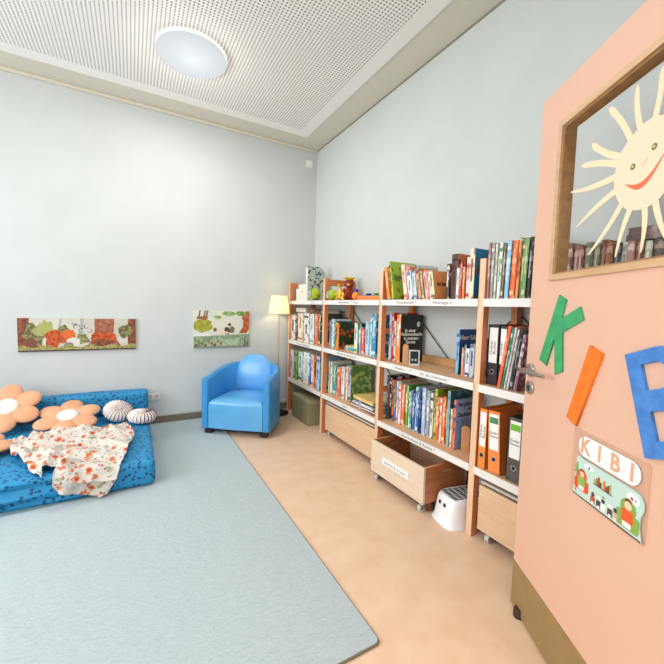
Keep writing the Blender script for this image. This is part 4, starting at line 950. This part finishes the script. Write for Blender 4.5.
gm=mat('#8E8E56',.7,c2='#5C4A2E',scale=40,amt=.9,lo=.45,hi=.55); om=mat('#CC5A24',.7,c2='#8A3014',scale=30,amt=.8,lo=.45,hi=.6); bm_=mat('#6E3A28',.7,c2='#A05A38',scale=30,amt=.8,lo=.45,hi=.6)
P_([U(0,0),U(.1,0),U(.08,.5),U(.09,1),U(0,1)],bm_); P_([U(.30,.45),U(.33,1),U(.35,1),U(.33,.45)],'#B0ADA8'); P_([U(.50,.45),U(.50,1),U(.53,1),U(.52,.45)],'#A8A8A0')
ub(.13,.45,.085,.36,1,gm,.7); ub(.17,.62,.05,.2,41,'#A4A266',.7); ub(.10,.25,.05,.16,42,'#7A4A34',.6); ub(.22,.72,.06,.2,14,'#A8A860',.6)
P_([U(.55,.1),U(.62,.45),U(.62,1),U(.80,1),U(.79,.5),U(.86,.1)],mat('#B07054',.7,c2='#8A4A34',scale=26,amt=.9,lo=.4,hi=.6)); P_([U(.92,0),U(.925,1),U(1,1),U(1,0)],bm_)
ub(.90,.6,.07,.2,3,gm,.5); ub(.36,.62,.05,.14,12,gm,.6)
ub(.52,.35,.06,.16,17,mat('#A49C68',.7,c2='#6A6A40',scale=40,amt=.9,lo=.45,hi=.55),.6)
ub(.32,.44,.12,.22,4,om,.45); ub(.27,.28,.06,.2,5,om,.4); ub(.40,.50,.06,.15,6,'#D86A30',.3); ub(.70,.38,.13,.17,8,om,.5); ub(.70,.24,.09,.12,9,bm_,.4)
ub(.44,.27,.055,.15,7,'#D8D4CC',.3); ub(.40,.18,.04,.08,15,'#8A8078',.3)
for k,(x,z,r) in enumerate(((.47,.72,.030),(.51,.62,.026),(.55,.75,.022),(.45,.85,.018),(.58,.62,.020))):
    th_=[2*PI*i/16*.75 for i in range(13)]; o1=[U(x+r*math.cos(a+k),z+r*3*math.sin(a+k)) for a in th_]; i1=[U(x+(r-.006)*math.cos(a+k),z+(r-.006)*3*math.sin(a+k)) for a in th_]; P_(o1+i1[::-1],'#3A3A30')
P_([U(0,0),U(1,0),U(1,.16)]+[U(1-i/20,.15+.05*math.sin(i*1.7)) for i in range(1,21)],mat('#B4A868',.7,c2='#7C7A44',scale=60,amt=.9,lo=.45,hi=.55))
P_([U(0,0),U(1,0),U(1,.045),U(0,.045)],'#4A3A38')
layern[0]=0
t,c,hx,hz=canvas('pond_picture','small unframed canvas of woodland animals above green water, near armchair',-1.39,-.805,.764,1.158,mat('#E2E0D0',.7,c2='#C8D4C8',scale=8,amt=.6))
P_([U(0,0),U(1,0),U(1,.36),U(0,.30)],mat('#A8B890',.7,c2='#6E8A6A',scale=22,amt=.9,lo=.4,hi=.6)); P_([U(.25,0),U(.85,0),U(.85,.24),U(.28,.20)],mat('#B8C4A0',.7,c2='#8AA088',scale=30,amt=.7))
ub(.16,.60,.17,.18,21,mat('#B4B040',.7,c2='#8A8C2C',scale=22,amt=.8,lo=.4,hi=.6),.4); ub(.55,.62,.24,.20,22,'#E0DCC8',.3)
for x in (.07,.16,.2): P_([U(x,.76),U(x+.03,1),U(x+.055,1),U(x+.03,.76)],'#7A5A44')
ub(.15,.80,.10,.05,23,'#9A5A38',.5)
P_([U(.80,.38),U(.88,.55),U(.89,.78),U(.84,.92),U(.88,.96),U(.92,.86),U(.93,1),U(1,1),U(1,.5),U(.95,.38)],mat('#C86A34',.7,c2='#9A4420',scale=26,amt=.8,lo=.4,hi=.6)); P_([U(.86,.78),U(.92,.70),U(.92,.76),U(.87,.84)],'#A85A30')
ub(.62,.92,.12,.07,24,mat('#6E9A48',.7,c2='#C8D4A0',scale=40,amt=.8,lo=.45,hi=.6),.6); ub(.85,.93,.10,.07,25,mat('#5E8A40',.7,c2='#A8B878',scale=40,amt=.8,lo=.45,hi=.6),.6); ub(.42,.82,.07,.05,26,'#8AA860',.6)
ub(.59,.45,.055,.11,27,'#5A4238',.4); ub(.68,.48,.05,.09,28,'#7A6A5A',.4); ub(.63,.62,.03,.04,29,'#4A3830',.4); ub(.37,.48,.03,.06,30,'#8A5A40',.5); ub(.48,.40,.15,.035,31,'#F0D4BC',.4)
ub(.15,.34,.16,.035,32,'#ECECE6',.3); P_([U(0,.28),U(1,.30),U(1,.325),U(0,.305)],'#8A9A70')
for k in range(9): ub(.04+.055*k,.06+.05*((k*5)%3),.025,.05,33+k,('#6A5A3C','#7A8A50','#9A6A48')[k%3],.6)
for x in (.82,.90,.96): P_([U(x,.04),U(x+.02,.26),U(x+.03,.26),U(x+.015,.04)],'#5A4A38')
P_([U(0,0),U(1,0),U(1,.03),U(0,.03)],'#7A8070')
# ================================================================ WALL FITTINGS
t=thing('double_socket','small white double power socket on back wall above skirting','socket',(-1.765,-.001,.285))
b=B(-.062,.062,-.010,0,-.034,.034,bev=.003); mk('plate',b,mat('#E9E6DC',.4),t)
for s in (-1,1):
    b=bmesh.new(); lathe(b,[(.022,0),(.021,.0015),(.016,.0016)],20); q=mk('outlet_well',b,mat('#C9C5B8',.5),t,(s*.030,-.0101,0),(PI/2,0,0),smooth=True)
t=thing('wall_sensor','small square white sensor high on back wall near the corner','sensor',(-.105,-.001,2.905)); mk('plate',B(-.042,.042,-.012,0,-.042,.042,bev=.003),mat('#ECEBE4',.4),t); mk('rocker',B(-.028,.028,-.016,-.0122,-.028,.028,bev=.002),mat('#F2F1EC',.35),t)
